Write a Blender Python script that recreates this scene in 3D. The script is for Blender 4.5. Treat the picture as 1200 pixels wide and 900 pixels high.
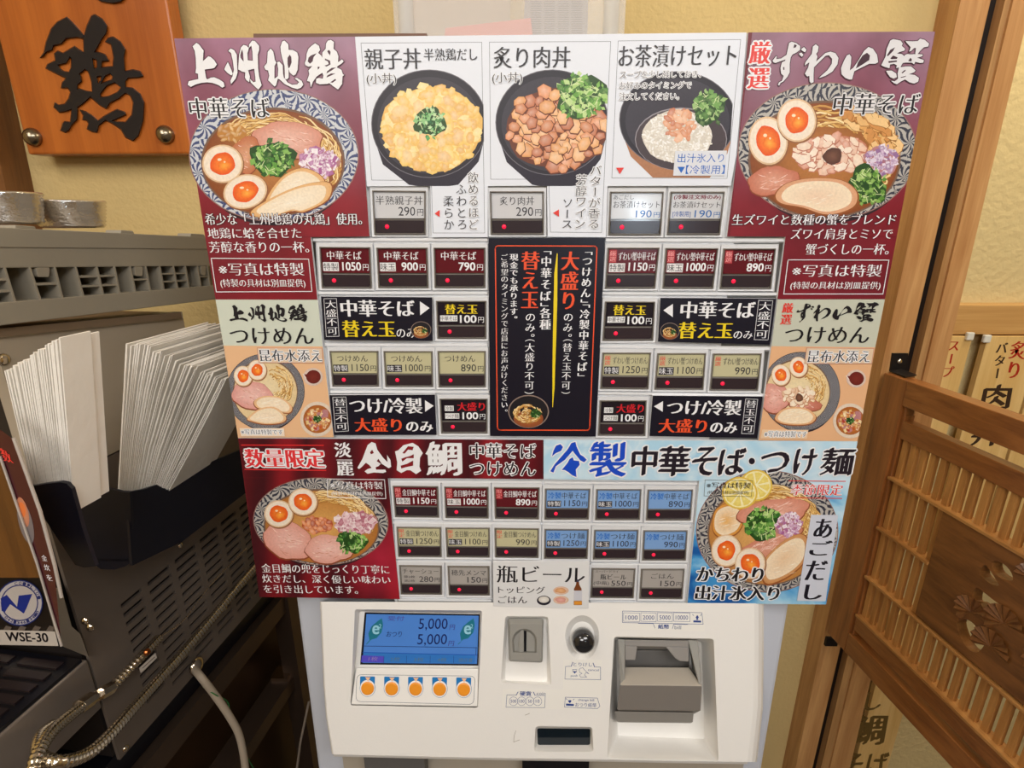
import bpy, bmesh, math, random
import numpy as np
from mathutils import Vector, Matrix
from mathutils.geometry import tessellate_polygon
for o in list(bpy.data.objects): bpy.data.objects.remove(o)
SC = bpy.context.scene; COL = SC.collection
random.seed(7)
PI = math.pi
def lin(c): c /= 255.0; return c/12.92 if c <= .04045 else ((c+.055)/1.055)**2.4
def K(r, g, b): return (lin(r), lin(g), lin(b), 1.0)

# ------------------------------------------------------------------ camera
CAM = Vector((-0.0185, -0.4697, 1.5599))
CR = Vector((0.99974096, 0.02273419, -0.00108574)); CU = Vector((-0.00574119, 0.29805662, 0.95453093)); CF = Vector((-0.0220241, 0.95427743, -0.29810993))
F = 615.0
cd = bpy.data.cameras.new('camera'); cam = bpy.data.objects.new('camera', cd); COL.objects.link(cam)
cd.sensor_width = 36.0; cd.lens = F/1200*36; cd.clip_start = .01
cam.matrix_world = Matrix(((CR.x, CU.x, -CF.x, CAM.x), (CR.y, CU.y, -CF.y, CAM.y), (CR.z, CU.z, -CF.z, CAM.z), (0, 0, 0, 1)))
SC.camera = cam
# ------------------------------------------------------------------ world, lights, exposure
w = bpy.data.worlds.new('world'); SC.world = w; w.use_nodes = True
w.node_tree.nodes['Background'].inputs[0].default_value = (1.0, .86, .68, 1); w.node_tree.nodes['Background'].inputs[1].default_value = .2
SC.view_settings.view_transform = 'Standard'; SC.view_settings.look = 'None'; SC.view_settings.gamma = 1; SC.view_settings.use_curve_mapping = False
SC.view_settings.exposure = 0.0
def area(name, loc, target, size, power, col, sy=None):
    l = bpy.data.lights.new(name, 'AREA'); l.energy = power; l.color = col; l.size = size
    if sy: l.shape = 'RECTANGLE'; l.size_y = sy
    o = bpy.data.objects.new(name, l); COL.objects.link(o); o.location = loc
    o.rotation_euler = (Vector(target)-Vector(loc)).to_track_quat('-Z', 'Y').to_euler(); return o
area('ceiling_light_front', (.5, -1.1, 2.55), (.1, 0, 1.2), .9, 25, (1, .97, .94))
area('ceiling_light_rear', (-.5, -1.9, 2.55), (0, 0, 1.25), 1.0, 30, (1, .96, .91))
area('left_fill_light', (-.85, -.7, 2.55), (-.5, .1, 1.1), .5, 7, (1, .93, .84))  # added fill brightening the dark left side, not a fixture of the room
area('doorway_light', (1.0, .2, 2.5), (.72, .4, 1.2), .4, 9, (1, .88, .66))

# ------------------------------------------------------------------ projection helpers
def ray(px, py): return (CF*F + CR*(px-600.0) + CU*(450.0-py)).normalized()
def hitp(px, py, P, N):
    d = ray(px, py); return CAM + d*((P-CAM).dot(N)/d.dot(N))
AL = math.radians(1.75); RM = Matrix.Rotation(-AL, 3, 'X'); PIV = Vector((0, 0, 1.4))
NM = RM @ Vector((0, 1, 0)); UM = RM @ Vector((0, 0, 1))
def M(px, py, dep=0.0): return hitp(px, py, PIV + NM*dep, NM)           # the machine's front planes (lean back a little)
def Y(px, py, y): return hitp(px, py, Vector((0, y, 0)), Vector((0, 1, 0)))
def Zp(px, py, z): return hitp(px, py, Vector((0, 0, z)), Vector((0, 0, 1)))
LE = Vector((.120, .9928, 0)); LN = Vector((.9928, -.120, 0)); LP = Vector((-.45, .45, 0))
def L(px, py, off=0.0): return hitp(px, py, LP + LN*off, LN)            # the water dispenser's long side
GE = Vector((-.14, .99, 0)).normalized(); GN = Vector((-.99, -.14, 0)).normalized()
GP = Y(1036, 437, .27)
_p = M(749, 245); _d = (_p-CAM).normalized(); _r = _d-NM*2*_d.dot(NM)       # a lamp across the room, mirrored in the glossy price cards
area('small_white_lamp', tuple(_p+_r*2.3), tuple(_p), .06, 2.6, (.72, .87, 1))
def G(px, py, off=0.0): return hitp(px, py, GP + GN*off, GN)            # the swung-open gate's face
def pla(f, *a): return lambda x, y, d=0.0: f(x, y, *[v for v in a])

# ------------------------------------------------------------------ materials
MATS = {}
def mat(name, col, rough=.5, metal=0.0, bump=0.0, bscale=60, emit=None, spec=.5, coat=0.0, trans=0.0, var=0.0, vscale=8, ior=1.45, alpha=1):
    if name in MATS: return MATS[name]
    m = bpy.data.materials.new(name); m.use_nodes = True; nt = m.node_tree; b = nt.nodes['Principled BSDF']
    b.inputs['Base Color'].default_value = col; b.inputs['Roughness'].default_value = rough; b.inputs['Metallic'].default_value = metal
    b.inputs['Specular IOR Level'].default_value = spec; b.inputs['Coat Weight'].default_value = coat; b.inputs['Coat Roughness'].default_value = .08
    b.inputs['Transmission Weight'].default_value = trans; b.inputs['IOR'].default_value = ior; b.inputs['Alpha'].default_value = alpha
    if emit: b.inputs['Emission Color'].default_value = emit[0]; b.inputs['Emission Strength'].default_value = emit[1]
    tc = nt.nodes.new('ShaderNodeTexCoord')
    n = nt.nodes.new('ShaderNodeTexNoise'); n.inputs['Scale'].default_value = bscale; n.inputs['Detail'].default_value = 5; nt.links.new(tc.outputs['Object'], n.inputs['Vector'])
    if bump:
        bp = nt.nodes.new('ShaderNodeBump'); bp.inputs['Strength'].default_value = bump; bp.inputs['Distance'].default_value = .004
        nt.links.new(n.outputs['Fac'], bp.inputs['Height']); nt.links.new(bp.outputs['Normal'], b.inputs['Normal'])
    if var:
        n2 = nt.nodes.new('ShaderNodeTexNoise'); n2.inputs['Scale'].default_value = vscale; n2.inputs['Detail'].default_value = 4; nt.links.new(tc.outputs['Object'], n2.inputs['Vector'])
        mx = nt.nodes.new('ShaderNodeMixRGB'); mx.inputs[1].default_value = tuple(c*(1-var) for c in col[:3])+(1,); mx.inputs[2].default_value = tuple(min(1, c*(1+var)) for c in col[:3])+(1,)
        nt.links.new(n2.outputs['Fac'], mx.inputs[0]); nt.links.new(mx.outputs[0], b.inputs['Base Color'])
    MATS[name] = m; return m
def ramp(nt, src, stops):
    r = nt.nodes.new('ShaderNodeValToRGB'); nt.links.new(src, r.inputs[0]); e = r.color_ramp.elements
    e[0].position, e[0].color = stops[0]; e[1].position, e[1].color = stops[-1]
    for p, c in stops[1:-1]: x = e.new(p); x.color = c
    return r.outputs[0]
def wood(name, c1, c2, axis='Z', scale=14, rough=.45, coat=.1):
    if name in MATS: return MATS[name]
    m = bpy.data.materials.new(name); m.use_nodes = True; nt = m.node_tree; b = nt.nodes['Principled BSDF']; b.inputs['Roughness'].default_value = rough; b.inputs['Coat Weight'].default_value = coat; b.inputs['Coat Roughness'].default_value = .25
    tc = nt.nodes.new('ShaderNodeTexCoord'); mp = nt.nodes.new('ShaderNodeMapping'); s = [scale*4]*3; s['XYZ'.index(axis)] = scale*.28; mp.inputs['Scale'].default_value = s
    nt.links.new(tc.outputs['Object'], mp.inputs['Vector'])
    n = nt.nodes.new('ShaderNodeTexNoise'); n.inputs['Scale'].default_value = 1.0; n.inputs['Detail'].default_value = 6; n.inputs['Distortion'].default_value = .7; nt.links.new(mp.outputs[0], n.inputs['Vector'])
    mp2 = nt.nodes.new('ShaderNodeMapping'); s2 = [scale*30]*3; s2['XYZ'.index(axis)] = scale*1.2; mp2.inputs['Scale'].default_value = s2; nt.links.new(tc.outputs['Object'], mp2.inputs['Vector'])
    n2 = nt.nodes.new('ShaderNodeTexNoise'); n2.inputs['Scale'].default_value = 1; nt.links.new(mp2.outputs[0], n2.inputs['Vector'])
    ad = nt.nodes.new('ShaderNodeMath'); ad.operation = 'MULTIPLY_ADD'; ad.inputs[1].default_value = .3; nt.links.new(n2.outputs['Fac'], ad.inputs[0]); nt.links.new(n.outputs['Fac'], ad.inputs[2])
    nt.links.new(ramp(nt, ad.outputs[0], [(.42, c1), (.85, c2)]), b.inputs['Base Color'])
    bp = nt.nodes.new('ShaderNodeBump'); bp.inputs['Strength'].default_value = .12; bp.inputs['Distance'].default_value = .002; nt.links.new(n2.outputs['Fac'], bp.inputs['Height']); nt.links.new(bp.outputs['Normal'], b.inputs['Normal'])
    MATS[name] = m; return m
def print_mat(name, rough=.42, noise=0.0, nscale=300, spec=.4, coat=0):
    if name in MATS: return MATS[name]
    m = bpy.data.materials.new(name); m.use_nodes = True; nt = m.node_tree; b = nt.nodes['Principled BSDF']; b.inputs['Roughness'].default_value = rough; b.inputs['Specular IOR Level'].default_value = spec; b.inputs['Coat Weight'].default_value = coat
    a = nt.nodes.new('ShaderNodeAttribute'); a.attribute_name = 'Col'; out = a.outputs['Color']
    if noise:
        tc = nt.nodes.new('ShaderNodeTexCoord'); n = nt.nodes.new('ShaderNodeTexNoise'); n.inputs['Scale'].default_value = nscale; n.inputs['Detail'].default_value = 3; nt.links.new(tc.outputs['Object'], n.inputs['Vector'])
        mr = nt.nodes.new('ShaderNodeMapRange'); mr.inputs[1].default_value = .3; mr.inputs[2].default_value = .7; mr.inputs[3].default_value = 1-noise; mr.inputs[4].default_value = 1+noise; nt.links.new(n.outputs['Fac'], mr.inputs[0])
        mu = nt.nodes.new('ShaderNodeVectorMath'); mu.operation = 'SCALE'; nt.links.new(out, mu.inputs[0]); nt.links.new(mr.outputs[0], mu.inputs['Scale']); out = mu.outputs[0]
    nt.links.new(out, b.inputs['Base Color']); MATS[name] = m; return m
PR = print_mat('printed_ink'); PRF = print_mat('printed_food', noise=.07, nscale=500); PRB = print_mat('printed_background', noise=.10, nscale=45)
PRC = print_mat('card_print', rough=.25)
def ice_mat():
    m = bpy.data.materials.new('printed_ice'); m.use_nodes = True; nt = m.node_tree; b = nt.nodes['Principled BSDF']; b.inputs['Roughness'].default_value = .42
    tc = nt.nodes.new('ShaderNodeTexCoord'); n = nt.nodes.new('ShaderNodeTexNoise'); n.inputs['Scale'].default_value = 14; n.inputs['Detail'].default_value = 7; n.inputs['Distortion'].default_value = 1.4; nt.links.new(tc.outputs['Object'], n.inputs['Vector'])
    g = nt.nodes.new('ShaderNodeSeparateXYZ'); nt.links.new(tc.outputs['Object'], g.inputs[0])
    mr = nt.nodes.new('ShaderNodeMapRange'); mr.inputs[1].default_value = -.15; mr.inputs[2].default_value = -.02; mr.inputs[3].default_value = -.16; mr.inputs[4].default_value = .10; nt.links.new(g.outputs[2], mr.inputs[0])
    ad = nt.nodes.new('ShaderNodeMath'); ad.operation = 'ADD'; nt.links.new(n.outputs['Fac'], ad.inputs[0]); nt.links.new(mr.outputs[0], ad.inputs[1])
    nt.links.new(ramp(nt, ad.outputs[0], [(.20, K(20, 90, 165)), (.34, K(70, 155, 215)), (.46, K(150, 203, 232)), (.60, K(205, 228, 240)), (.75, K(175, 215, 236))]), b.inputs['Base Color']); return m
ICE = ice_mat()
def swirl_mat(name, dark, light, cell, arms=9, fine=900):
    m = bpy.data.materials.new(name); m.use_nodes = True; nt = m.node_tree; b = nt.nodes['Principled BSDF']; b.inputs['Roughness'].default_value = .42
    N = nt.nodes.new; Lk = nt.links.new
    tc = N('ShaderNodeTexCoord'); v = N('ShaderNodeTexVoronoi'); v.inputs['Scale'].default_value = cell; Lk(tc.outputs['Object'], v.inputs['Vector'])
    sc = N('ShaderNodeVectorMath'); sc.operation = 'SUBTRACT'; Lk(tc.outputs['Object'], sc.inputs[0]); Lk(v.outputs['Position'], sc.inputs[1])
    s = N('ShaderNodeSeparateXYZ'); Lk(sc.outputs[0], s.inputs[0])
    at = N('ShaderNodeMath'); at.operation = 'ARCTAN2'; Lk(s.outputs[2], at.inputs[0]); Lk(s.outputs[0], at.inputs[1])
    m1 = N('ShaderNodeMath'); m1.operation = 'MULTIPLY'; m1.inputs[1].default_value = arms; Lk(at.outputs[0], m1.inputs[0])
    m2 = N('ShaderNodeMath'); m2.operation = 'MULTIPLY_ADD'; m2.inputs[1].default_value = 9.0; Lk(v.outputs['Distance'], m2.inputs[0]); Lk(m1.outputs[0], m2.inputs[2])
    si = N('ShaderNodeMath'); si.operation = 'SINE'; Lk(m2.outputs[0], si.inputs[0])
    n = N('ShaderNodeTexNoise'); n.inputs['Scale'].default_value = fine; Lk(tc.outputs['Object'], n.inputs['Vector'])
    ad = N('ShaderNodeMath'); ad.operation = 'MULTIPLY_ADD'; ad.inputs[1].default_value = 1.6; Lk(n.outputs['Fac'], ad.inputs[0]); Lk(si.outputs[0], ad.inputs[2])
    Lk(ramp(nt, ad.outputs[0], [(.45, dark), (.95, light)]), b.inputs['Base Color']); return m
SW1 = swirl_mat('printed_swirl_glaze', K(60, 72, 118), K(205, 208, 212), 70)
SW2 = swirl_mat('printed_swirl_glaze_grey', K(48, 50, 66), K(185, 180, 172), 75)
SW3 = swirl_mat('printed_speckled_glaze', K(50, 50, 64), K(150, 148, 150), 300)
SW4 = swirl_mat('printed_blue_glaze', K(92, 104, 130), K(150, 160, 178), 260)
WHITE = mat('white_painted_steel', K(228, 229, 231), .32, bump=.02, bscale=200)
FASC = mat('ivory_moulded_plastic', K(238, 236, 232), .38, bump=.03, bscale=400)
CASE = mat('pale_grey_casing', K(198, 202, 212), .35)
BOARD = mat('white_board_stock', K(234, 236, 240), .45)
BEZ = mat('smoky_clear_bezel', K(128, 122, 114), .18, spec=.7, coat=.4)
DARKST = mat('dark_lens_strip', K(52, 42, 46), .22, spec=.6)
LAMP = mat('red_lamp', K(215, 25, 60), .3, emit=(K(235, 20, 60), 1.0))
BLACKP = mat('black_plastic', K(16, 16, 22), .3, spec=.5)
GREYP = mat('grey_moulded_plastic', K(150, 148, 142), .42)
GREYD = mat('dark_grey_plastic', K(98, 96, 94), .45)
STEEL = mat('brushed_steel', K(180, 170, 155), .34, .85, bump=.05, bscale=90)
STEELD = mat('dull_steel_sheet', K(128, 116, 106), .48, .45, bump=.04, bscale=70, var=.2)
CHROME = mat('chrome', K(225, 215, 200), .12, 1.0)
PLAST = mat('yellow_plaster', K(214, 188, 130), .9, bump=.5, bscale=120, var=.08, vscale=5)
PLAST2 = mat('pale_yellow_plaster', K(214, 194, 142), .9, bump=.8, bscale=70)
PAPER = mat('white_napkin_paper', K(240, 234, 224), .8, bump=.25, bscale=60)
RACK = mat('grey_crate_plastic', K(156, 148, 132), .55, bump=.05, bscale=90)

# ------------------------------------------------------------------ object helpers
def thing(name, label, cat, loc, group=None):
    o = bpy.data.objects.new(name, None); COL.objects.link(o); o.location = loc; o.empty_display_size = .05
    o['label'] = label; o['category'] = cat
    if group: o['group'] = group
    return o
def origin(p):
    v = Vector((0, 0, 0))
    while p: v += p.location; p = p.parent
    return v
def mk(name, verts, faces, mats, parent=None, mi=None, cols=None, smooth=False, label=None, cat=None, group=None, kind=None, bevel=0):
    """one mesh object; verts in world space; cols = one colour per vertex"""
    base = origin(parent) if parent else (Vector(verts[0]) if len(verts) else Vector())
    me = bpy.data.meshes.new(name); bx, by, bz = base
    if isinstance(verts, np.ndarray): vv = verts - np.array([bx, by, bz])
    else: vv = [(v[0]-bx, v[1]-by, v[2]-bz) for v in verts]
    me.from_pydata(vv, [], faces)
    for m in (mats if isinstance(mats, (list, tuple)) else [mats]): me.materials.append(m)
    if mi is not None: me.polygons.foreach_set('material_index', mi)
    if cols is not None:
        at = me.color_attributes.new('Col', 'FLOAT_COLOR', 'POINT'); at.data.foreach_set('color', np.asarray(cols, dtype=np.float32).ravel())
    if smooth: me.polygons.foreach_set('use_smooth', [True]*len(me.polygons))
    me.update(); o = bpy.data.objects.new(name, me); COL.objects.link(o)
    if parent: o.parent = parent
    else: o.location = base
    if bevel:
        b = o.modifiers.new('bevel', 'BEVEL'); b.width = bevel; b.segments = 2; b.limit_method = 'ANGLE'; b.angle_limit = .6
    if label: o['label'] = label
    if cat: o['category'] = cat
    if group: o['group'] = group
    if kind: o['kind'] = kind
    return o
class MB:
    def __init__(s): s.v = []; s.f = []; s.mi = []
    def add(s, v, f, mi=0):
        n = len(s.v); s.v += [Vector(x) for x in v]; s.f += [tuple(i+n for i in q) for q in f]; s.mi += [mi]*len(f); return s
    def hexa(s, a, b, mi=0):
        """prism between loops a and b (same length)"""
        n = len(a); f = [tuple(range(n)), tuple(range(2*n-1, n-1, -1))]+[(i, n+i, n+(i+1) % n, (i+1) % n) for i in range(n)]
        return s.add(list(a)+list(b), f, mi)
    def box(s, lo, hi, mi=0):
        a = [(lo[0], lo[1], lo[2]), (hi[0], lo[1], lo[2]), (hi[0], lo[1], hi[2]), (lo[0], lo[1], hi[2])]; b = [(x, hi[1], z) for x, _, z in a]
        return s.hexa(a, b, mi)
    def obox(s, o, a, b, c, mi=0):
        o = Vector(o); q = [o, o+a, o+a+b, o+b]; return s.hexa(q, [v+c for v in q], mi)
    def tube(s, pts, r, n=10, mi=0, cap=True):
        pts = [Vector(p) for p in pts]; k = len(pts); rr = r if isinstance(r, (list, tuple)) else [r]*k; base = len(s.v); up = Vector((0, 0, 1)); prev = None
        for i, p in enumerate(pts):
            t = (pts[min(i+1, k-1)]-pts[max(i-1, 0)]).normalized()
            if prev is None: x = t.cross(up if abs(t.dot(up)) < .95 else Vector((1, 0, 0))).normalized()
            else: x = (prev-t*prev.dot(t)).normalized()
            prev = x; y = t.cross(x)
            for j in range(n): a = 2*PI*j/n; s.v.append(p+(x*math.cos(a)+y*math.sin(a))*rr[i])
        for i in range(k-1):
            for j in range(n): s.f.append((base+i*n+j, base+i*n+(j+1) % n, base+(i+1)*n+(j+1) % n, base+(i+1)*n+j)); s.mi.append(mi)
        if cap: s.f += [tuple(base+j for j in range(n))[::-1], tuple(base+(k-1)*n+j for j in range(n))]; s.mi += [mi, mi]
        return s
    def lathe(s, c, ax, prof, n=24, mi=0, sx=1.0):
        """prof: (radius, height along ax) """
        ax = Vector(ax).normalized(); x = ax.cross(Vector((0, 0, 1)) if abs(ax.z) < .9 else Vector((1, 0, 0))).normalized(); y = ax.cross(x); base = len(s.v); c = Vector(c)
        for r, h in prof:
            for j in range(n): a = 2*PI*j/n; s.v.append(c+ax*h+(x*math.cos(a)*sx+y*math.sin(a))*r)
        for i in range(len(prof)-1):
            for j in range(n): s.f.append((base+i*n+j, base+i*n+(j+1) % n, base+(i+1)*n+(j+1) % n, base+(i+1)*n+j)); s.mi.append(mi)
        s.f += [tuple(base+j for j in range(n))[::-1], tuple(base+(len(prof)-1)*n+j for j in range(n))]; s.mi += [mi, mi]
        return s
    def done(s, name, mats, parent=None, **k): return mk(name, s.v, s.f, mats, parent, mi=s.mi, **k)
def tess(outer, holes=()):
    loops = [list(outer)]+[list(h) for h in holes]
    tr = tessellate_polygon([[Vector((x, -y, 0)) for x, y in l] for l in loops]); return [p for l in loops for p in l], tr
def plate(mb, outer, holes, fn, d0, d1, mi=0, mi_side=None):
    """solid sheet with holes traced in the picture's coordinates on plane fn, from depth d0 (front) to d1"""
    pts, tr = tess(outer, holes)
    mb.add([fn(x, y, d0) for x, y in pts], tr, mi)
    for l in [outer]+list(holes):
        n = len(l); fr = [fn(x, y, d0) for x, y in l]
        nrm = fn(l[0][0], l[0][1], 0); off = None
        bk = [f + PUSH[fn]*(d1-d0) for f in fr]
        mb.add(fr+bk, [(i, (i+1) % n, n+(i+1) % n, n+i) for i in range(n)], mi if mi_side is None else mi_side)
    return mb
PUSH = {M: NM, L: LN, G: GN}

# ------------------------------------------------------------------ lettering
GL = {}
def glyphs(s, off=0.0, res=3):
    key = (s, off, res)
    if key in GL: return GL[key]
    c = bpy.data.curves.new('g', 'FONT'); c.body = s; c.offset = off; c.resolution_u = res; c.size = 1
    o = bpy.data.objects.new('g', c); COL.objects.link(o); dg = bpy.context.evaluated_depsgraph_get(); dg.update()
    me = bpy.data.meshes.new_from_object(o.evaluated_get(dg)); n = len(me.vertices); a = np.empty(n*3); me.vertices.foreach_get('co', a); a = a.reshape(-1, 3)[:, :2].copy()
    f = [tuple(p.vertices) for p in me.polygons]; bpy.data.objects.remove(o); bpy.data.curves.remove(c); bpy.data.meshes.remove(me)
    GL[key] = (a, f); return GL[key]
def nib(kind):
    if kind == 'm': return [(-.028, 0), (-.010, 0), (.010, 0), (.028, 0)], -.014
    if kind == 'mb': return [(-.048, 0), (-.024, .003), (0, 0), (.024, -.003), (.048, 0)], -.011
    if kind == 'th': return [(-.014, 0), (.0, 0), (.014, 0)], -.012
    if kind == 'g': return [(0, 0)], 0.0
    if kind == 'gb': return [(-.022, -.014), (.022, -.014), (.022, .014), (-.022, .014)], 0.0
    if kind == 'br': return [(-.036, -.022), (-.018, -.011), (0, 0), (.018, .011), (.036, .022)], -.006
def circ(r, n=8): return [(r*math.cos(2*PI*i/n), r*math.sin(2*PI*i/n)) for i in range(n)]
class Ink:
    """collects flat printed shapes in picture coordinates; every new shape lies a few microns above the last"""
    def __init__(s, fn=M, d=0.0, lay=0, quad=None, up=None):
        s.fn = fn; s.d = d; s.lay = lay; s.q = quad; s.P = []; s.F = []; s.Z = []; s.C = []; s.n = 0; s.clip = None; s.step = .4; s.up = up
    def raw(s, pts, faces, cols, flat=True):
        n = len(pts); s.P.append(np.asarray(pts, float).reshape(-1, 2)); s.F += [tuple(i+s.n for i in f) for f in faces]; s.Z += [s.lay]*n
        s.C += ([cols]*n if len(cols) == 4 and not isinstance(cols[0], (tuple, list)) else list(cols)); s.n += n; s.lay += s.step
    def poly(s, pts, col, holes=()):
        if s.clip: pts = clip_poly(pts, s.clip)
        if len(pts) < 3: return
        p, tr = tess(pts, holes); s.raw(p, tr, col)
    def fan(s, c, pts, cc, ce):
        if s.clip:
            pts2 = clip_poly(pts, s.clip)
            if len(pts2) < 3: return
            if len(pts2) != len(pts) or pts2 != pts:
                pts = pts2
                if not inside(c, s.clip): c = (sum(p[0] for p in pts)/len(pts), sum(p[1] for p in pts)/len(pts))
        n = len(pts); s.raw([c]+list(pts), [(0, i+1, (i+1) % n+1) for i in range(n)], [cc]+[ce]*n)
    def ell(s, cx, cy, rx, ry, cc, ce=None, rot=0, n=28, ox=0, oy=0):
        ca, sa = math.cos(rot), math.sin(rot)
        s.fan((cx+ox, cy+oy), [(cx+rx*math.cos(t)*ca-ry*math.sin(t)*sa, cy+rx*math.cos(t)*sa+ry*math.sin(t)*ca) for t in [2*PI*i/n for i in range(n)]], cc, ce or cc)
    def blob(s, cx, cy, rx, ry, cc, ce=None, rot=0, rough=.12, n=26, seed=None):
        R = random.Random(seed if seed is not None else random.random()); ca, sa = math.cos(rot), math.sin(rot); ph = [R.random()*6.28 for _ in range(4)]; pts = []
        for i in range(n):
            t = 2*PI*i/n; k = 1+rough*(.5*math.sin(2*t+ph[0])+.4*math.sin(3*t+ph[1])+.35*math.sin(5*t+ph[2])+.25*math.sin(8*t+ph[3])); x = rx*k*math.cos(t); y = ry*k*math.sin(t); pts.append((cx+x*ca-y*sa, cy+x*sa+y*ca))
        s.fan((cx, cy), pts, cc, ce or cc)
    def line(s, pts, w, col, closed=False):
        pts = [tuple(p) for p in pts]; k = len(pts); rng = range(k if closed else k-1)
        for i in rng:
            a, b = pts[i], pts[(i+1) % k]; dx, dy = b[0]-a[0], b[1]-a[1]; l = math.hypot(dx, dy) or 1; nx, ny = -dy/l*w/2, dx/l*w/2; ex, ey = dx/l*w/2, dy/l*w/2
            q = [(a[0]-ex+nx, a[1]-ey+ny), (b[0]+ex+nx, b[1]+ey+ny), (b[0]+ex-nx, b[1]+ey-ny), (a[0]-ex-nx, a[1]-ey-ny)]
            if s.clip: q = clip_poly(q, s.clip)
            if len(q) >= 3: s.raw(q, [tuple(range(len(q)))], col); s.lay -= s.step
        s.lay += s.step
    def curve(s, pts, w, col):
        """tapered strand"""
        L_, R_ = [], []; k = len(pts)
        for i in range(k):
            a = pts[max(i-1, 0)]; b = pts[min(i+1, k-1)]; dx, dy = b[0]-a[0], b[1]-a[1]; l = math.hypot(dx, dy) or 1; ww = (w[i] if isinstance(w, (list, tuple)) else w)/2
            L_.append((pts[i][0]-dy/l*ww, pts[i][1]+dx/l*ww)); R_.append((pts[i][0]+dy/l*ww, pts[i][1]-dx/l*ww))
        for i in range(k-1):
            q = [L_[i], L_[i+1], R_[i+1], R_[i]]
            if s.clip: q = clip_poly(q, s.clip)
            if len(q) >= 3: s.raw(q, [tuple(range(len(q)))], col); s.lay -= s.step
        s.lay += s.step
    def put(s, g, quad, col, nibs):
        a, f = g
        if not len(a): return
        mn, mx = a.min(0), a.max(0); sz = np.maximum(mx-mn, 1e-6); TL, TR, BR, BL = [np.array(p, float) for p in quad]
        for (dx, dy) in nibs:
            u = ((a[:, 0]-mn[0]+dx)/sz[0])[:, None]; v = ((mx[1]-a[:, 1]-dy)/sz[1])[:, None]
            P = (TL*(1-u)+TR*u)*(1-v)+(BL*(1-u)+BR*u)*v; s.raw(P, f, col)
    def text(s, st, quad, col, kind='m', out=None, ow=.09):
        nb, off = nib(kind); g = glyphs(st, off)
        if out:
            g0 = glyphs(st, 0.0, 2); s.put(g0, quad, out, [(a+c[0]*.0, b) for a, b in circ(ow, 10) for c in [(0, 0)]])
            if kind in ('br', 'mb'): s.put(g0, quad, out, [(nx+cx, ny+cy) for nx, ny in (nb[0], nb[-1]) for cx, cy in circ(ow*.9, 6)])
        s.put(g, quad, col, nb)
    def vtext(s, st, quad, col, kind='m', out=None, ow=.09, fill=.9):
        """vertical writing, characters stacked in the quad"""
        TL, TR, BR, BL = [np.array(p, float) for p in quad]; wt = [(.5 if ch in '「」()。・' else 1.0) for ch in st]; tot = sum(wt); y = 0
        for ch, wch in zip(st, wt):
            y0, y1 = y/tot, (y+wch)/tot; y += wch
            def pt(u, v): return tuple((TL*(1-u)+TR*u)*(1-v)+(BL*(1-u)+BR*u)*v)
            a, f = glyphs(ch, nib(kind)[1]); nb = nib(kind)[0]
            if not len(a): continue
            c = a.copy()
            if ch in 'ー「」()': c = np.stack([a[:, 1], -a[:, 0]], 1)
            mn, mx = c.min(0), c.max(0); wd, ht = mx-mn; cell_w = 1/ .95; 
            U = (c[:, 0]-(mn[0]+mx[0])/2)/.92+.5; hh = (y1-y0); 
            if ch == '。': U = (c[:, 0]-mn[0])/.92+.62
            if ch == '「': U = (c[:, 0]-mx[0])/.92+.95
            if ch == '」': U = (c[:, 0]-mn[0])/.92+.05
            V = y0+hh/2-(c[:, 1]-(mn[1]+mx[1])/2)/.92/wch*hh*fill
            if out:
                for dx, dy in circ(ow, 8): s._uv(U+dx, V+dy*hh, TL, TR, BR, BL, f, out)
            for dx, dy in nb: s._uv(U+dx, V+dy*hh, TL, TR, BR, BL, f, col)
    def _uv(s, U, V, TL, TR, BR, BL, f, col):
        u = U[:, None]; v = V[:, None]; s.raw((TL*(1-u)+TR*u)*(1-v)+(BL*(1-u)+BR*u)*v, f, col)
    def done(s, name, parent, m=PR, label=None, kind=None, uvq=None):
        if not s.P: return None
        P = np.concatenate(s.P)
        if s.q is not None:
            TL, TR, BR, BL = [np.array(p, float) for p in s.q]; u = P[:, :1]; v = P[:, 1:]; P = (TL*(1-u)+TR*u)*(1-v)+(BL*(1-u)+BR*u)*v
        o = s.fn(600, 450, s.d); nrm = s.up or {M: -NM, L: LN, G: GN}.get(s.fn, Vector((0, -1, 0)))
        n = np.array(nrm); O = np.array(o); D = np.outer(np.full(len(P), F), np.array(CF))+np.outer(P[:, 0]-600, np.array(CR))+np.outer(450-P[:, 1], np.array(CU))
        C0 = np.array(CAM); t = ((O-C0)@n)/(D@n); W = C0+D*t[:, None]+np.outer(np.array(s.Z)*2.5e-6+6e-5, n)
        ob = mk(name, W, s.F, m, parent, cols=s.C, label=label)
        if kind: ob['kind'] = kind
        return ob
def inside(p, cl):
    sg = 0
    for i in range(len(cl)):
        a, b = cl[i], cl[(i+1) % len(cl)]; c = (b[0]-a[0])*(p[1]-a[1])-(b[1]-a[1])*(p[0]-a[0])
        if c*sg < 0: return False
        if c: sg = c
    return True
def clip_poly(pts, cl):
    """Sutherland-Hodgman against a convex loop given clockwise on the picture"""
    out = list(pts)
    for i in range(len(cl)):
        a, b = cl[i], cl[(i+1) % len(cl)]; inp, out = out, []
        if not inp: break
        def sd(p): return (b[0]-a[0])*(p[1]-a[1])-(b[1]-a[1])*(p[0]-a[0])
        for j in range(len(inp)):
            p, q = inp[j], inp[(j+1) % len(inp)]; sp, sq = sd(p), sd(q)
            if sp >= 0: out.append(p)
            if sp*sq < 0: t = sp/(sp-sq); out.append((p[0]+(q[0]-p[0])*t, p[1]+(q[1]-p[1])*t))
    return out
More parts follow.
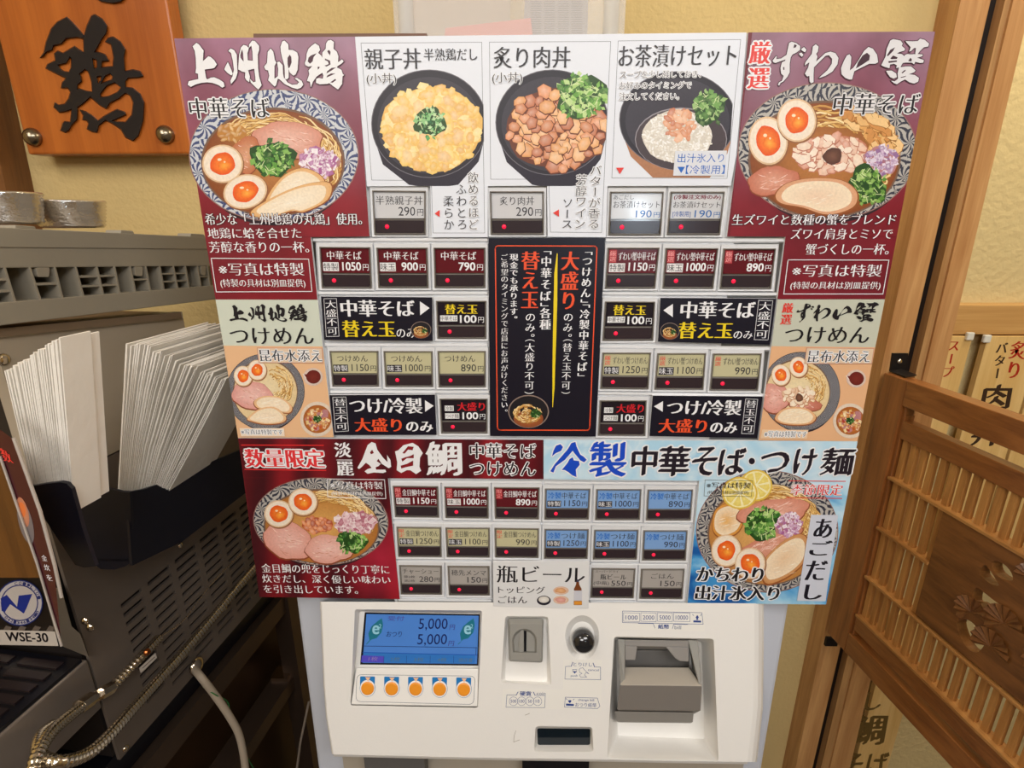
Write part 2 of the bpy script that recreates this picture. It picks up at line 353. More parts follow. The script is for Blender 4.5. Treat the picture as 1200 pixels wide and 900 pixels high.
def bx(x0, y0, x1, y1):
    """upright rectangle on the leaning board: x measured at mid height"""
    ym = (y0+y1)/2; xm = (x0+x1)/2; sl = -.009+.021*(ym-40)/665
    def c(x, y): return (600+(x-600)*(2640-y)/(2640-ym), y+(x-xm)*sl)
    return [c(x0, y0), c(x1, y0), c(x1, y1), c(x0, y1)]
def Q(x0, y0, s, pts): return [(x0+x/s, y0+y/s) for x, y in pts]
def off_poly(pts, dx, dy): return [(x+dx, y+dy) for x, y in pts]
WHT = K(236, 236, 238); BLK = K(26, 22, 26); INK = K(48, 46, 52); RED = K(226, 62, 52); YEL = K(236, 208, 30); BLU = K(30, 100, 190)
#@@PARTS@@
# ------------------------------------------------------------------ the room (structure)
def struct(name, mb, mats, **k): return mb.done(name, mats, kind='structure', **k)
WY = .45
struct('floor', MB().box((-1.6, -2.8, -.05), (2.4, 1.6, 0)), mat('dark_floor_tile', K(92, 80, 70), .5, var=.15))
struct('ceiling', MB().box((-1.6, -2.8, 2.6), (2.4, 1.6, 2.65)), mat('ceiling_board', K(222, 214, 200), .9))
struct('wall_left', MB().box((-1.65, -2.8, 0), (-1.6, WY, 2.6)), PLAST)
struct('wall_right', MB().box((2.4, -2.8, 0), (2.45, 1.6, 2.6)), PLAST)
struct('wall_behind', MB().box((-1.6, -2.85, 0), (2.4, -2.8, 2.6)), mat('rear_wall_paint', K(170, 150, 120), .9))
xo = Y(1104, 0, WY).x + .04
struct('wall_back', MB().box((-1.6, WY, 0), (xo, WY+.1, 2.6)), PLAST)
BY = .62
struct('wall_beyond', MB().box((xo, BY, 0), (2.4, BY+.08, 2.6)), PLAST2)
# door post, groove and stiles, each traced at its depth
WL = wood('light_cedar', K(172, 120, 70), K(212, 164, 108), 'Z', 10); WD = wood('varnished_cedar', K(98, 52, 22), K(150, 92, 44), 'Z', 12, .3, .4)
WP = wood('pale_pine', K(196, 160, 104), K(222, 190, 132), 'Z', 9); WRL = wood('rail_pine', K(186, 138, 78), K(216, 172, 108), 'X', 9)
PY = .405
def strip(mb, xt0, xb0, xt1, xb1, y0, y1, mi=0):
    a = [Y(xt0, -700, y0), Y(xt1, -700, y0), Y(xb1, 1100, y0), Y(xb0, 1100, y0)]; mb.hexa(a, [p+Vector((0, y1-y0, 0)) for p in a], mi)
def xl(t, b): m = (b-t)/900; return t-700*m, t+1100*m
def stripn(name, l, r, y0, y1, m, **k):
    a, b = xl(*l); c, d = xl(*r); mb = MB(); strip(mb, a, b, c, d, y0, y1); return struct(name, mb, m, **k)
stripn('trim_1', (1126, 932), (1161, 952), PY, WY+.02, WL)
stripn('trim_2', (1158, 950), (1182, 966), PY+.02, WY, mat('black_rail', K(24, 20, 20), .35))
stripn('trim_3', (1178, 962), (1188, 973), PY+.004, WY, wood('stile_cedar', K(168, 122, 72), K(206, 162, 108), 'Z', 11))
stripn('trim_4', (1187.5, 972.5), (1209, 996), PY, WY+.01, WL)
# rail along the far wall, corner post at the far left
a = Y(1100, 357, BY-.03); b = Y(1100, 392, BY-.03)
struct('trim_5', MB().box((xo, BY-.03, b.z), (2.3, BY, a.z)), WRL, bevel=.002)
a0 = Y(0, 115, WY-.05); mbp = MB(); a, b = xl(-44, 164); q = [Y(a-260, -700, WY-.05), Y(a, -700, WY-.05), Y(b, 1100, WY-.05), Y(b-260, 1100, WY-.05)]
mbp.hexa(q, [p+Vector((0, .05, 0)) for p in q]); struct('trim_6', mbp, wood('dark_post', K(96, 58, 28), K(134, 86, 44), 'Z', 10))

# ------------------------------------------------------------------ the ticket machine
mach = thing('ticket_machine', 'white ramen ticket vending machine with rows of illuminated order buttons', 'vending machine', (0, .1, 0))
PANEL_D = .005
def W3(x, d, z): return PIV + RM @ Vector((x, d, z-1.4))
# body behind the posters
xl0 = M(347, 705, .03).x; xr0 = M(925, 710, .03).x; zt = M(600, 46, .02).z
mb = MB(); mb.hexa([W3(xl0, .03, .02), W3(xr0, .03, .02), W3(xr0, .03, 1.705), W3(xl0, .03, 1.705)], [W3(xl0, .36, .02), W3(xr0, .36, .02), W3(xr0, .36, 1.705), W3(xl0, .36, 1.705)])
mb.done('casing', CASE, mach, bevel=.004)
mb = MB(); q = [M(297, 39.4, .02), M(500, 39, .02), M(500, 60, .02), M(297, 60, .02)]; mb.hexa(q, [p+NM*.008 for p in q]); mb.done('top_board', mat('brown_board', K(112, 78, 60), .5), mach)
mb = MB(); plate(mb, [(366, 214), (868, 214), (858, 300), (806, 712), (466, 712), (382, 500)], [], M, PANEL_D, .03)
mb.done('button_panel', WHITE, mach)
# ledges that part the button rows
def ledge(pts): 
    (x0, y0), (x1, y1), h = pts
    m_ = MB(); a = [M(x0, y0, PANEL_D), M(x1, y1, PANEL_D), M(x1, y1+h, PANEL_D), M(x0, y0+h, PANEL_D)]; k = [M(x0+1, y0+h*.25, PANEL_D-.003), M(x1-1, y1+h*.25, PANEL_D-.003), M(x1-1, y1+h*.7, PANEL_D-.003), M(x0+1, y0+h*.7, PANEL_D-.003)]
    m_.hexa(a, k); m_.done('ledge', WHITE, mach)
for p in [((366, 278), (572, 278), 6), ((709, 278.5), (921, 279), 6), ((372, 341), (572, 341), 5), ((705, 341.5), (912, 342.5), 5), ((380, 401), (572, 401.5), 6), ((702, 403), (904, 406), 6), ((386, 457), (574, 457), 5), ((700, 458.5), (897, 461), 5),
          ((457, 562), (636, 562.5), 5), ((637, 563), (818, 564.5), 5), ((460, 610), (634, 611), 5), ((636, 611.5), (811, 613.5), 5), ((464, 656), (577, 657), 4), ((692, 659), (806, 660), 4), ((466, 700.5), (577, 701.5), 5), ((691, 704), (804, 706), 5)]: ledge(p)

# order buttons -----------------------------------------------------
CM = (K(96, 28, 36), WHT); CK = (K(196, 190, 152), INK); CG = (K(208, 208, 210), INK); CB = (K(34, 28, 36), WHT); CI = (K(128, 166, 216), INK); CGR = (K(172, 166, 160), INK)
def lerp2(q, u, v):
    (x0, y0), (x1, y1), (x2, y2), (x3, y3) = q
    return ((x0*(1-u)+x1*u)*(1-v)+(x3*(1-u)+x2*u)*v, (y0*(1-u)+y1*u)*(1-v)+(y3*(1-u)+y2*u)*v)
def button(q, base, items, split=.64):
    """q = window corners TL TR BL BR; items = (text, u0, v0, u1, v1, colour, style, plate colour or None)"""
    q = [q[0], q[1], q[3], q[2]]; cx = sum(p[0] for p in q)/4; cy = sum(p[1] for p in q)/4; wd = abs(q[1][0]-q[0][0])
    dx = 3.4; e = [(q[0][0]-dx, q[0][1]-5), (q[1][0]+dx, q[1][1]-5), (q[2][0]+dx, q[2][1]+3.2), (q[3][0]-dx, q[3][1]+3.2)]
    mb = MB()
    def quad(a, b, c, d, da, mi): mb.add([M(*a, da), M(*b, da), M(*c, da), M(*d, da)], [(0, 1, 2, 3)], mi)
    def ring(o, do, i, di, mi):
        n = len(mb.v); mb.add([M(*p, do) for p in o]+[M(*p, di) for p in i], [(k, (k+1) % 4, 4+(k+1) % 4, 4+k) for k in range(4)], mi)
    def ins(p, k, ky=None): return [(p[0][0]+k, p[0][1]+(ky or k)), (p[1][0]-k, p[1][1]+(ky or k)), (p[2][0]-k, p[2][1]-(ky or k)), (p[3][0]+k, p[3][1]-(ky or k))]
    e1 = ins(e, 1.0); q1 = ins(q, 1.1); q2 = ins(q, 1.8); q3 = ins(q, 2.1)
    ring(e, PANEL_D, e1, PANEL_D-.0035, 0); ring(e1, PANEL_D-.0035, q, PANEL_D-.0030, 0)       # white housing
    ring(q, PANEL_D-.0045, q1, PANEL_D-.0055, 1); ring(q, PANEL_D-.003, q, PANEL_D-.0045, 1); ring(q1, PANEL_D-.0055, q2, PANEL_D-.0040, 1)   # bezel
    mb.add([M(*p, PANEL_D-.0022) for p in q1], [(0, 1, 2, 3)], 1)
    b = mb.done('order_button', [WHITE, BEZ], mach)
    cardq = [lerp2(q3, 0, 0), lerp2(q3, 1, 0), lerp2(q3, 1, split), lerp2(q3, 0, split)]
    cd_ = MB(); cd_.hexa([M(*p, PANEL_D-.0036) for p in cardq], [M(*p, PANEL_D-.0024) for p in cardq])
    c = cd_.done('price_card', print_mat_solid(base), b)
    st = [lerp2(q3, .0, split+.05), lerp2(q3, 1, split+.05), lerp2(q3, .995, .96), lerp2(q3, .965, 1), lerp2(q3, .035, 1), lerp2(q3, .005, .96)]
    MB().hexa([M(*p, PANEL_D-.0040) for p in st], [M(*p, PANEL_D-.0024) for p in st]).done('lens_strip', DARKST, b)
    lx, ly = lerp2(q3, .235, split+.05+(1-split-.05)*.5); p0 = M(lx, ly, PANEL_D-.0040); r = .0019
    MB().lathe(p0, -NM, [(r, 0), (r*.9, .0006), (r*.55, .0011), (r*.1, .0013)], 14).done('lamp', LAMP, b, smooth=True)
    ink = Ink(M, PANEL_D-.0037, 0, quad=[lerp2(q3, 0, 0), lerp2(q3, 1, 0), lerp2(q3, 1, split), lerp2(q3, 0, split)])
    for t in items:
        s_, u0, v0, u1, v1, col, kd = t[:7]; bgc = t[7] if len(t) > 7 else None
        if bgc: ink.poly([(u0-.012, v0-.035), (u1+.012, v0-.035), (u1+.012, v1+.035), (u0-.012, v1+.035)], bgc)
        if s_.startswith('|'): ink.vtext(s_[1:], [(u0, v0), (u1, v0), (u1, v1), (u0, v1)], col, kd, out=t[8] if len(t) > 8 else None, ow=.07)
        else: ink.text(s_, [(u0, v0), (u1, v0), (u1, v1), (u0, v1)], col, kd)
    ink.done('lettering', b); return b
CARDM = {}
def print_mat_solid(c):
    if c not in CARDM: CARDM[c] = mat('card_%d' % len(CARDM), c, .2, spec=.5, coat=.15)
    return CARDM[c]
def price(n, c, kind='gb', u0=None, v0=.56, v1=.90): 
    u0 = u0 if u0 is not None else (.43 if len(n) > 3 else .48)
    return [(n, u0, v0, .82, v1, c, kind), ('円', .86, v0+.08, .985, v1, c, 'g')]
def soba(q, tag, pr):
    it = [('中華そば', .12, .10, .84, .46, WHT, 'm')]+price(pr, WHT)
    if tag: it.append((tag, .03, .60,  .34, .90, BLK, 'g', K(228, 226, 226)))
    button(q, CM[0], it)
def crab(q, tag, pr, tsuke=False):
    c = CK if tsuke else CM
    it = [('ずわい蟹'+('つけめん' if tsuke else '中華そば'), .20, .12, .97, .47, c[1], 'th' if tsuke else 'm'), ('|厳選', .02, .05, .15, .53, RED if tsuke else K(240, 170, 168), 'm', None if tsuke else K(176, 52, 58))]+price(pr, c[1], 'g' if tsuke else 'gb')
    if tag: it.append((tag, .03, .62,  .34, .92, WHT if tsuke else BLK, 'g', INK if tsuke else K(228, 226, 226)))
    button(q, c[0], it)
def tsuke(q, tag, pr):
    it = [('つけめん', .12, .14, .80, .44, INK, 'th')]+price(pr, INK, 'g')
    if tag: it.append((tag, .03, .62,  .34, .90, WHT, 'g', INK))
    button(q, CK[0], it)
def tai(q, tag, pr, tk=False):
    c = CK if tk else CM
    it = [('金目鯛'+('つけめん' if tk else '中華そば'), .18, .10, .97, .46, c[1], 'th' if tk else 'm'), ('|限定', .01, .03, .14, .53, K(240, 160, 158) if not tk else RED, 'm', None if tk else K(170, 48, 54))]+price(pr, c[1], 'g' if tk else 'gb')
    if tag: it.append((tag, .03, .62,  .34, .90, WHT if tk else BLK, 'g', INK if tk else K(228, 226, 226)))
    button(q, c[0], it)
def hiya(q, tag, pr, tk=False):
    it = [('冷製', .04, .12, .34, .48, K(40, 110, 196), 'mb'), ('つけ麺' if tk else '中華そば', .37, .12, .95, .48, INK, 'th')]+price(pr, INK, 'g')
    if tag: it.append((tag, .03, .62,  .34, .90, WHT, 'g', INK))
    button(q, CI[0], it)
# top row of rice bowls
button([(436, 223), (499, 223.5), (438.5, 275), (499, 275)], CG[0], [('半熟親子丼', .03, .14, .97, .48, INK, 'th')]+price('290', INK, 'g'))
button([(574, 224), (637.5, 224), (575, 275), (637.5, 275)], CG[0], [('炙り肉丼', .16, .14, .84, .48, INK, 'th')]+price('290', INK, 'g'))
button([(715, 224.4), (778, 224.4), (713, 275.6), (774.6, 275.6)], CG[0], [('あごだし', .04, .06, .44, .24, INK, 'th'), ('お茶漬けセット', .04, .30, .97, .58, INK, 'th')]+price('190', K(36, 100, 170), 'g', .50, .66, .94))
button([(786, 224.4), (849.6, 224.4), (781.6, 275.2), (844, 275.2)], CG[0], [('(冷製注文時のみ)', .04, .06, .96, .26, K(120, 30, 50), 'gb'), ('お茶漬けセット', .04, .32, .97, .58, INK, 'th'), ('[冷製用]', .04, .70, .40, .95, K(40, 90, 170), 'g')]+price('190', K(36, 100, 170), 'g', .48, .66, .95))
soba([(374, 289), (434, 289.5), (377, 337.6), (436, 338)], '特製', '1050')
soba([(441, 290), (501, 290), (443.4, 337.4), (502.4, 337.4)], '味玉', '900')
soba([(508, 290), (569, 290), (509.4, 337.4), (569, 337.4)], None, '790')
crab([(712, 290), (773, 290), (709, 338), (768, 338)], '特製', '1150')
crab([(780, 290.4), (842, 290.6), (776.4, 338), (836, 338.2)], '味玉', '1000')
crab([(848, 291), (909.6, 291), (843.4, 338.4), (904, 338.6)], None, '890')
KA = [('替え玉', .16, .08, .84, .52, YEL, 'mb'), ('中華そば', .05, .62, .40, .82, INK, 'g', K(226, 226, 226))]+price('100', WHT, 'gb', .47, .58, .92)
button([(511, 352.4), (570, 352.4), (512.4, 397), (570, 397)], CB[0], KA); button([(709, 353), (768, 353.4), (706, 399.4), (765.6, 399)], CB[0], KA)
tsuke([(386, 411), (443.4, 411), (389.4, 453), (444, 453)], '特製', '1150'); tsuke([(449.4, 411.2), (507, 411.2), (451.6, 453.4), (507.6, 453.4)], '味玉', '1000'); tsuke([(512.6, 411), (569.4, 411), (514, 453.8), (569.4, 453.8)], None, '890')
crab([(706, 413), (763, 413), (703.4, 455.6), (760, 456.2)], '特製', '1250', True); crab([(770.4, 413.6), (827.6, 413.6), (767, 456.6), (824.4, 456.8)], '味玉', '1100', True); crab([(835.6, 414), (893, 414), (831.6, 457.6), (888.6, 458)], None, '990', True)
OM = [('大盛り', .36, .10, .97, .52, K(206, 30, 40), 'mb'), ('冷製', .08, .30, .26, .50, INK, 'g', K(226, 226, 226)), ('つけ麺', .08, .68, .38, .88, INK, 'g', K(226, 226, 226))]+price('100', WHT, 'gb', .47, .60, .94)
button([(515, 467), (571.6, 467), (517, 508), (571.4, 508)], CB[0], OM); button([(703, 469), (758, 469), (700.6, 510.6), (756.4, 511)], CB[0], OM)
for q, t, p in [([(460, 569), (513.5, 569.6), (463, 606), (514.6, 606.6)], '特製', '1150'), ([(520.5, 570), (572.5, 570.4), (522, 607), (572.7, 607.6)], '味玉', '1000'), ([(579, 570.6), (632.4, 571), (580, 608), (631.6, 608.6)], None, '890')]: tai(q, t, p)
for q, t, p in [([(464.5, 617), (517, 617.6), (466.6, 652.6), (517.6, 653)], '特製', '1250'), ([(522, 618), (574, 618.2), (523.6, 653), (574, 653.4)], '味玉', '1100'), ([(579.5, 618.4), (631.7, 619), (580.2, 653.5), (631.2, 654)], None, '990')]: tai(q, t, p, True)
for q, t, p in [([(638.7, 572.4), (691.8, 572.6), (638, 609), (690, 609)], '特製', '1150'), ([(698.8, 573), (751.8, 573), (697.4, 609.6), (750, 609.6)], '味玉', '1000'), ([(759, 573.5), (812.4, 573.5), (757, 610), (809.6, 610)], None, '890')]: hiya(q, t, p)
for q, t, p in [([(638.2, 619.6), (690, 620), (637.5, 655), (688.6, 655)], '特製', '1250'), ([(696.4, 620.6), (748.3, 620.6), (694.8, 655.8), (746.4, 655.8)], '味玉', '1100'), ([(754.2, 621.3), (806, 621.3), (752.4, 657), (803.8, 657)], None, '990')]: hiya(q, t, p, True)
button([(467.5, 662), (517.8, 662.6), (469.6, 696.6), (518, 697)], CGR[0], [('チャーシュー', .04, .12, .96, .42, INK, 'th'), ('豚2枚', .07, .52, .35, .68, INK, 'th'), ('鶏2枚', .07, .76, .35, .92, INK, 'th')]+price('280', INK, 'g', .46))
button([(524.4, 662.8), (573.6, 663.2), (526, 697.6), (574, 698)], CGR[0], [('穂先メンマ', .05, .14, .95, .48, INK, 'th')]+price('150', INK, 'g', .46))
button([(693.5, 665.4), (744.8, 666), (691.8, 700.6), (742.6, 701)], CGR[0], [('スーパードライ', .05, .03, .62, .17, INK, 'th'), ('瓶ビール', .18, .26, .82, .58, INK, 'm'), ('(中瓶)', .02, .66, .40, .94, INK, 'th')]+price('550', INK, 'g', .46, .64, .94))
button([(751.3, 666.3), (802.6, 666.3), (749.2, 701.7), (799.8, 702.2)], CGR[0], [('ごはん', .22, .18, .78, .48, INK, 'th')]+price('150', INK, 'g', .46, .60, .92))

# ------------------------------------------------------------------ lower fascia of the machine
FP = M(600, 706, -.0012)
FN = (NM-UM*.17).normalized()
def FA(px, py, d=0.0): return hitp(px, py, FP+FN*d, FN)
PUSH[FA] = FN
def rrect(x0, y0, x1, y1, r, n=4, skew=0):
    pts = []
    for cx, cy, a0 in ((x1-r, y0+r, -PI/2), (x1-r, y1-r, 0), (x0+r, y1-r, PI/2), (x0+r, y0+r, PI)):
        for i in range(n+1): a = a0+PI/2*i/n; x, y = cx+r*math.cos(a), cy+r*math.sin(a); pts.append((x+skew*(y-y0), y))
    return pts
def rq(q, r, n=4):
    """rounded quad TL TR BR BL, r in picture px"""
    pts = []; q = [Vector(p) for p in q]
    for i in range(4):
        p = q[i]; a = (q[i-1]-p).normalized()*r; b = (q[(i+1) % 4]-p).normalized()*r
        for k in range(n+1): t = k/n; pts.append(tuple((p+a)*(1-t)**2+p*2*t*(1-t)+(p+b)*t*t))
    return pts
disp = rq([(416, 714), (565, 715.5), (561, 779), (560, 829), (411, 826), (417, 780)][:1]+[(565, 715.5), (560, 829.5), (410.5, 826.5)], 3)
coin = rq([(592, 722), (642.5, 722.5), (646, 803), (587, 799.5)], 4)
knob = [(682.3+20*math.cos(t), 745+24*math.sin(t)+(5 if math.sin(t) > 0 else 0)*math.sin(t)) for t in [2*PI*i/28 for i in range(28)]]
bill = rq([(719.5, 746), (836.5, 748.5), (842, 892), (711.5, 888)], 4)
tick = rq([(627.5, 851), (694, 852), (695.5, 881), (626, 881)], 4)
outer = [(377, 705), (884, 707), (884, 760), (883, 830), (876, 893), (800, 892), (700, 890), (560, 888), (391, 884), (384, 840), (381, 802), (379, 750)]
mb = MB(); pts, tr = tess(outer, [disp, coin, knob, bill, tick]); mb.add([FA(x, y) for x, y in pts], tr, 0)
# rolled edges back to the casing
def roll(l, dirs):
    n = len(l); rows = []
    for (fx, dd) in dirs: rows.append([FA(x+fx[0], y+fx[1], dd) for x, y in l])
    v = [p for r in rows for p in r]; mb.add(v, [(r*n+i, r*n+i+1, (r+1)*n+i+1, (r+1)*n+i) for r in range(len(rows)-1) for i in range(n-1)])
roll(outer[1:5], [((0, 0), 0), ((5, 0), .002), ((9, 0), .007), ((11, 0), .016), ((11, 0), .05)])
roll(outer[8:]+outer[:1], [((0, 0), 0), ((-1.2, 0), .001), ((-2, 0), .004), ((-2, 0), .05)])
roll(outer[4:9], [((0, 0), 0), ((0, 2.5), .003), ((0, 2), .010), ((0, 0), .03)])
fas = mb.done('fascia', FASC, mach)
# display recess
def recess(name, outer_, inner, d1, m, floor_m=None, d0=0.0, parent=mach):
    mb = MB(); n = len(outer_); mb.add([FA(x, y, d0) for x, y in outer_]+[FA(x, y, d1) for x, y in inner], [(i, (i+1) % n, n+(i+1) % n, n+i) for i in range(n)], 0)
    mb.add([FA(x, y, d1) for x, y in inner], [tuple(range(n))], 1 if floor_m else 0)
    return mb.done(name, [m]+([floor_m] if floor_m else []), parent)
inn = rq([(421.5, 716.5), (563.5, 719), (559, 828.5), (412.5, 826)], 3); recess('display_recess', disp, inn, .012, FASC)
dp = MB(); q = [(427.5, 717.5), (562.4, 720), (560.3, 780), (422, 778.8)]; dp.hexa([FA(*p, .0105) for p in q], [FA(*p, .012) for p in q]); scr = dp.done('display', BLACKP, mach)
LCD = mat('lcd_blue', K(60, 105, 175), .25, emit=(K(84, 136, 200), .30), var=.12, vscale=30)
q2 = [(429.5, 719.5), (561, 721.6), (559, 778), (424.8, 776.8)]; MB().hexa([FA(*p, .0102) for p in q2], [FA(*p, .0105) for p in q2]).done('lcd_screen', LCD, scr)
NAVY = K(24, 38, 96)
ik = Ink(FA, .0101, 0, up=-FN)
P3 = lambda a: Q(340, 690, 4, a)
ik.poly(P3([(348, 298), (868, 312), (864, 350), (338, 345)]), K(52, 120, 200)); ik.poly(P3([(336, 312), (440, 316), (438, 346), (332, 344)]), K(86, 78, 196))
for x in (440, 546, 657, 767): ik.line(P3([(x, 315), (x-1, 348)]), .5, K(30, 70, 150))
ik.line(P3([(344, 268), (876, 276)]), .6, NAVY); ik.line(P3([(340, 298), (876, 310)]), .7, K(30, 80, 180)); ik.line(P3([(872, 276), (870, 308)]), .5, NAVY)
for s_, x0, y0, x1, y1, c in [('受付', 458, 128, 535, 150, K(70, 60, 150)), ('5,000', 603, 139, 738, 196, NAVY), ('円', 748, 168, 772, 192, K(60, 50, 130)), ('おつり', 452, 199, 523, 225, NAVY), ('5,000', 597, 212, 735, 268, NAVY), ('円', 743, 244, 768, 268, K(60, 50, 130)),
                        ('1枚', 368, 318, 412, 338, K(150, 130, 190)), ('2枚', 470, 320, 516, 340, K(90, 120, 140)), ('3枚', 580, 322, 626, 341, K(90, 120, 140)), ('4枚', 690, 323, 735, 342, K(90, 120, 140)), ('領収書', 788, 325, 856, 344, K(90, 120, 140))]:
    ik.text(s_, P3([(x0+2, y0), (x1+2, y0), (x1-2, y1), (x0-2, y1)]), c, 'g')
for cx in (402, 832):
    ik.poly(P3([(cx-30, 240+(cx > 500)*5), (cx-36, 210), (cx-20, 175), (cx+10, 150), (cx+28, 138), (cx+34, 170), (cx+26, 205), (cx+2, 232), (cx-22, 238), (cx-44, 262), (cx-46, 258)]), K(34, 118, 140))
    ik.text('e', P3([(cx-14, 172), (cx+16, 172), (cx+14, 212), (cx-16, 212)]), K(150, 205, 225), 'gb'); ik.text('2', P3([(cx+14, 165), (cx+26, 165), (cx+25, 185), (cx+13, 185)]), K(150, 205, 225), 'g')
ik.done('screen_text', scr, print_mat('screen_ink', rough=.3))
# sloping key strip under the display
ks = [(417.5, 783), (561, 783.5), (559.5, 828), (411.5, 825.5)]; mb = MB()
mb.hexa([FA(*ks[0], .006), FA(*ks[1], .006), FA(*ks[2], .0005), FA(*ks[3], .0005)], [FA(*p, .012) for p in ks]); kst = mb.done('key_strip', FASC, mach, bevel=.001)
PKN = (FA(*ks[1], .006)-FA(*ks[0], .006)).cross(FA(*ks[3], .0005)-FA(*ks[0], .006)).normalized(); PKP = FA(*ks[0], .006)
if PKN.dot(CAM-PKP) < 0: PKN = -PKN
def KS(px, py, d=0.0): return hitp(px, py, PKP+PKN*d, PKN)
ik = Ink(KS, 0.0001, 0, up=PKN); rr = rq(P3([(313, 402), (867, 409), (860, 542), (308, 528)]), 6); ik.line(rr, .5, K(120, 125, 135), True); ik.done('outline', kst)
for cx in (363, 476, 588, 701, 814):
    dy = (cx-363)*.012; k = Ink(KS, .0001, 4, up=PKN); ca = P3([(cx, 462+dy)])[0]
    k.poly(rq(P3([(cx-35, 410+dy), (cx+35, 411+dy), (cx+33, 460+dy), (cx-35, 458+dy)]), 1.2), K(30, 120, 190)); k.ell(ca[0], ca[1]+.8, 9.2, 10.2, K(70, 120, 170)); k.ell(ca[0], ca[1]+.9, 8.8, 9.7, K(240, 240, 240))
    k.poly(P3([(cx-11, 414+dy), (cx+14, 414+dy), (cx+2, 434+dy)]), K(240, 190, 150)); kb = k.done('key_frame', kst)
    p0 = KS(ca[0], ca[1]+1.1, .0003); e = KS(ca[0]+7.6, ca[1]+1.1, .0003); r = (e-p0).length
    MB().lathe(p0, PKN, [(r, 0), (r*.98, .0006), (r*.8, .0010), (.0001, .0011)], 22).done('select_key', mat('orange_key', K(238, 152, 44), .35), kst, smooth=False)
# coin slot
D4 = lambda a: Q(560, 690, 4, a)
ci = rq(D4([(140, 140), (322, 142), (325, 435), (128, 430)]), 3); recess('coin_recess', coin, ci, .008, FASC)
mb = MB(); o4 = rq(D4([(140, 138), (308, 140), (303, 346), (146, 340)]), 3); o5 = rq(D4([(150, 165), (302, 168), (296, 338), (152, 332)]), 3)
n = len(o4); arch = [D4([(218+58*math.cos(t), 245+58*math.sin(t))])[0] for t in [PI+PI*i/10 for i in range(11)]]+D4([(275, 300), (165, 298)])
pts, tr = tess(o5, [arch]); mb.add([FA(x, y, -.004) for x, y in pts], tr)
mb.add([FA(x, y, .004) for x, y in o4]+[FA(x, y, -.004) for x, y in o5], [(i, (i+1) % n, n+(i+1) % n, n+i) for i in range(n)])
ai = [(614.7+(x-614.7)*.85, 755+(y-755)*.85) for x, y in arch]; na = len(arch); mb.add([FA(x, y, -.004) for x, y in arch]+[FA(x, y, .001) for x, y in ai], [(i, (i+1) % na, na+(i+1) % na, na+i) for i in range(na)]); mb.add([FA(x, y, .001) for x, y in ai], [tuple(range(na))])
cs = mb.done('coin_slot', GREYP, mach)
MB().hexa([FA(*p, -.0012) for p in D4([(198, 196), (214, 190), (214, 302), (190, 302)])], [FA(*p, .001) for p in D4([(198, 196), (214, 190), (214, 302), (190, 302)])]).done('slot_cheek', GREYP, cs)
MB().hexa([FA(*p, .0003) for p in D4([(216, 188), (228, 188), (227, 302), (217, 302)])], [FA(*p, .001) for p in D4([(216, 188), (228, 188), (227, 302), (217, 302)])]).done('slot_opening', BLACKP, cs)
# return knob
ki = [(682.4+(x-682.4)*.72, 747+(y-747)*.72) for x, y in knob]; recess('knob_recess', knob, ki, .006, FASC)
p0 = FA(682.6, 746, .004); r = (FA(695.7, 746, .004)-p0).length
MB().lathe(p0, -FN, [(r*.9, 0), (r, .004), (r, .010), (r*.93, .013), (r*.72, .0158), (r*.4, .0175), (r*.05, .018)], 32).done('return_knob', mat('glossy_black', K(30, 32, 36), .12, spec=.6, coat=.8), mach, smooth=True)
# ticket window
ti = rq([(629.5, 853.5), (692, 854), (691.5, 873), (630, 873)], 2.5); recess('ticket_window', tick, ti, .010, FASC, mat('dark_green_glass', K(14, 26, 34), .1, spec=.6))
# banknote recess and its unit
bi = rq([(722, 749), (822, 752), (826, 866), (724, 862)], 3); recess('note_recess', bill, bi, .035, FASC)
def pris(name, a, da, b, db, m, par, bev=.0008): 
    mb = MB(); mb.hexa([FA(x, y, d) for (x, y), d in zip(D4(a), da)], [FA(x, y, d) for (x, y), d in zip(D4(b), db)]); return mb.done(name, m, par, bevel=bev)
nu = pris('banknote_unit', [(665, 452), (1050, 456), (1045, 572), (652, 566)], [-.004, -.004, .002, .002], [(690, 400), (1020, 402), (1010, 590), (668, 586)], [.03, .03, .03, .03], mat('unit_front', K(128, 122, 116), .5), mach)
pris('slope', [(690, 366), (990, 368), (1050, 456), (666, 451)], [.018, .018, -.004, -.004], [(690, 396), (990, 398), (1030, 500), (690, 498)], [.032, .032, .03, .03], mat('unit_slope', K(178, 170, 158), .5), nu)
pris('left_arm', [(656, 236), (690, 238), (688, 440), (668, 452)], [.010, .010, .002, -.003], [(664, 240), (694, 242), (694, 420), (676, 440)], [.034]*4, GREYP, nu)
pris('right_arm', [(985, 240), (1032, 242), (1050, 456), (1036, 450)], [.010, .010, -.003, -.002], [(990, 244), (1030, 246), (1032, 440), (1010, 430)], [.034]*4, GREYP, nu)
pris('clamp_bar', [(688, 238), (990, 242), (988, 274), (690, 268)], [.010]*4, [(692, 244), (984, 248), (984, 290), (692, 286)], [.034]*4, mat('clamp_grey', K(150, 146, 142), .45), nu)
pris('clamp_tab', [(690, 268), (748, 270), (738, 334), (690, 334)], [.009]*4, [(692, 270), (746, 272), (736, 330), (692, 330)], [.026]*4, MATS['clamp_grey'], nu)
pris('clamp_tab', [(880, 272), (990, 274), (988, 342), (944, 338), (925, 326)], [.009]*5, [(884, 274), (986, 276), (984, 338), (942, 334), (926, 322)], [.026]*5, MATS['clamp_grey'], nu)
pris('throat', [(690, 286), (990, 290), (990, 368), (690, 366)], [.028]*4, [(690, 286), (990, 290), (990, 368), (690, 366)], [.034]*4, GREYD, nu)
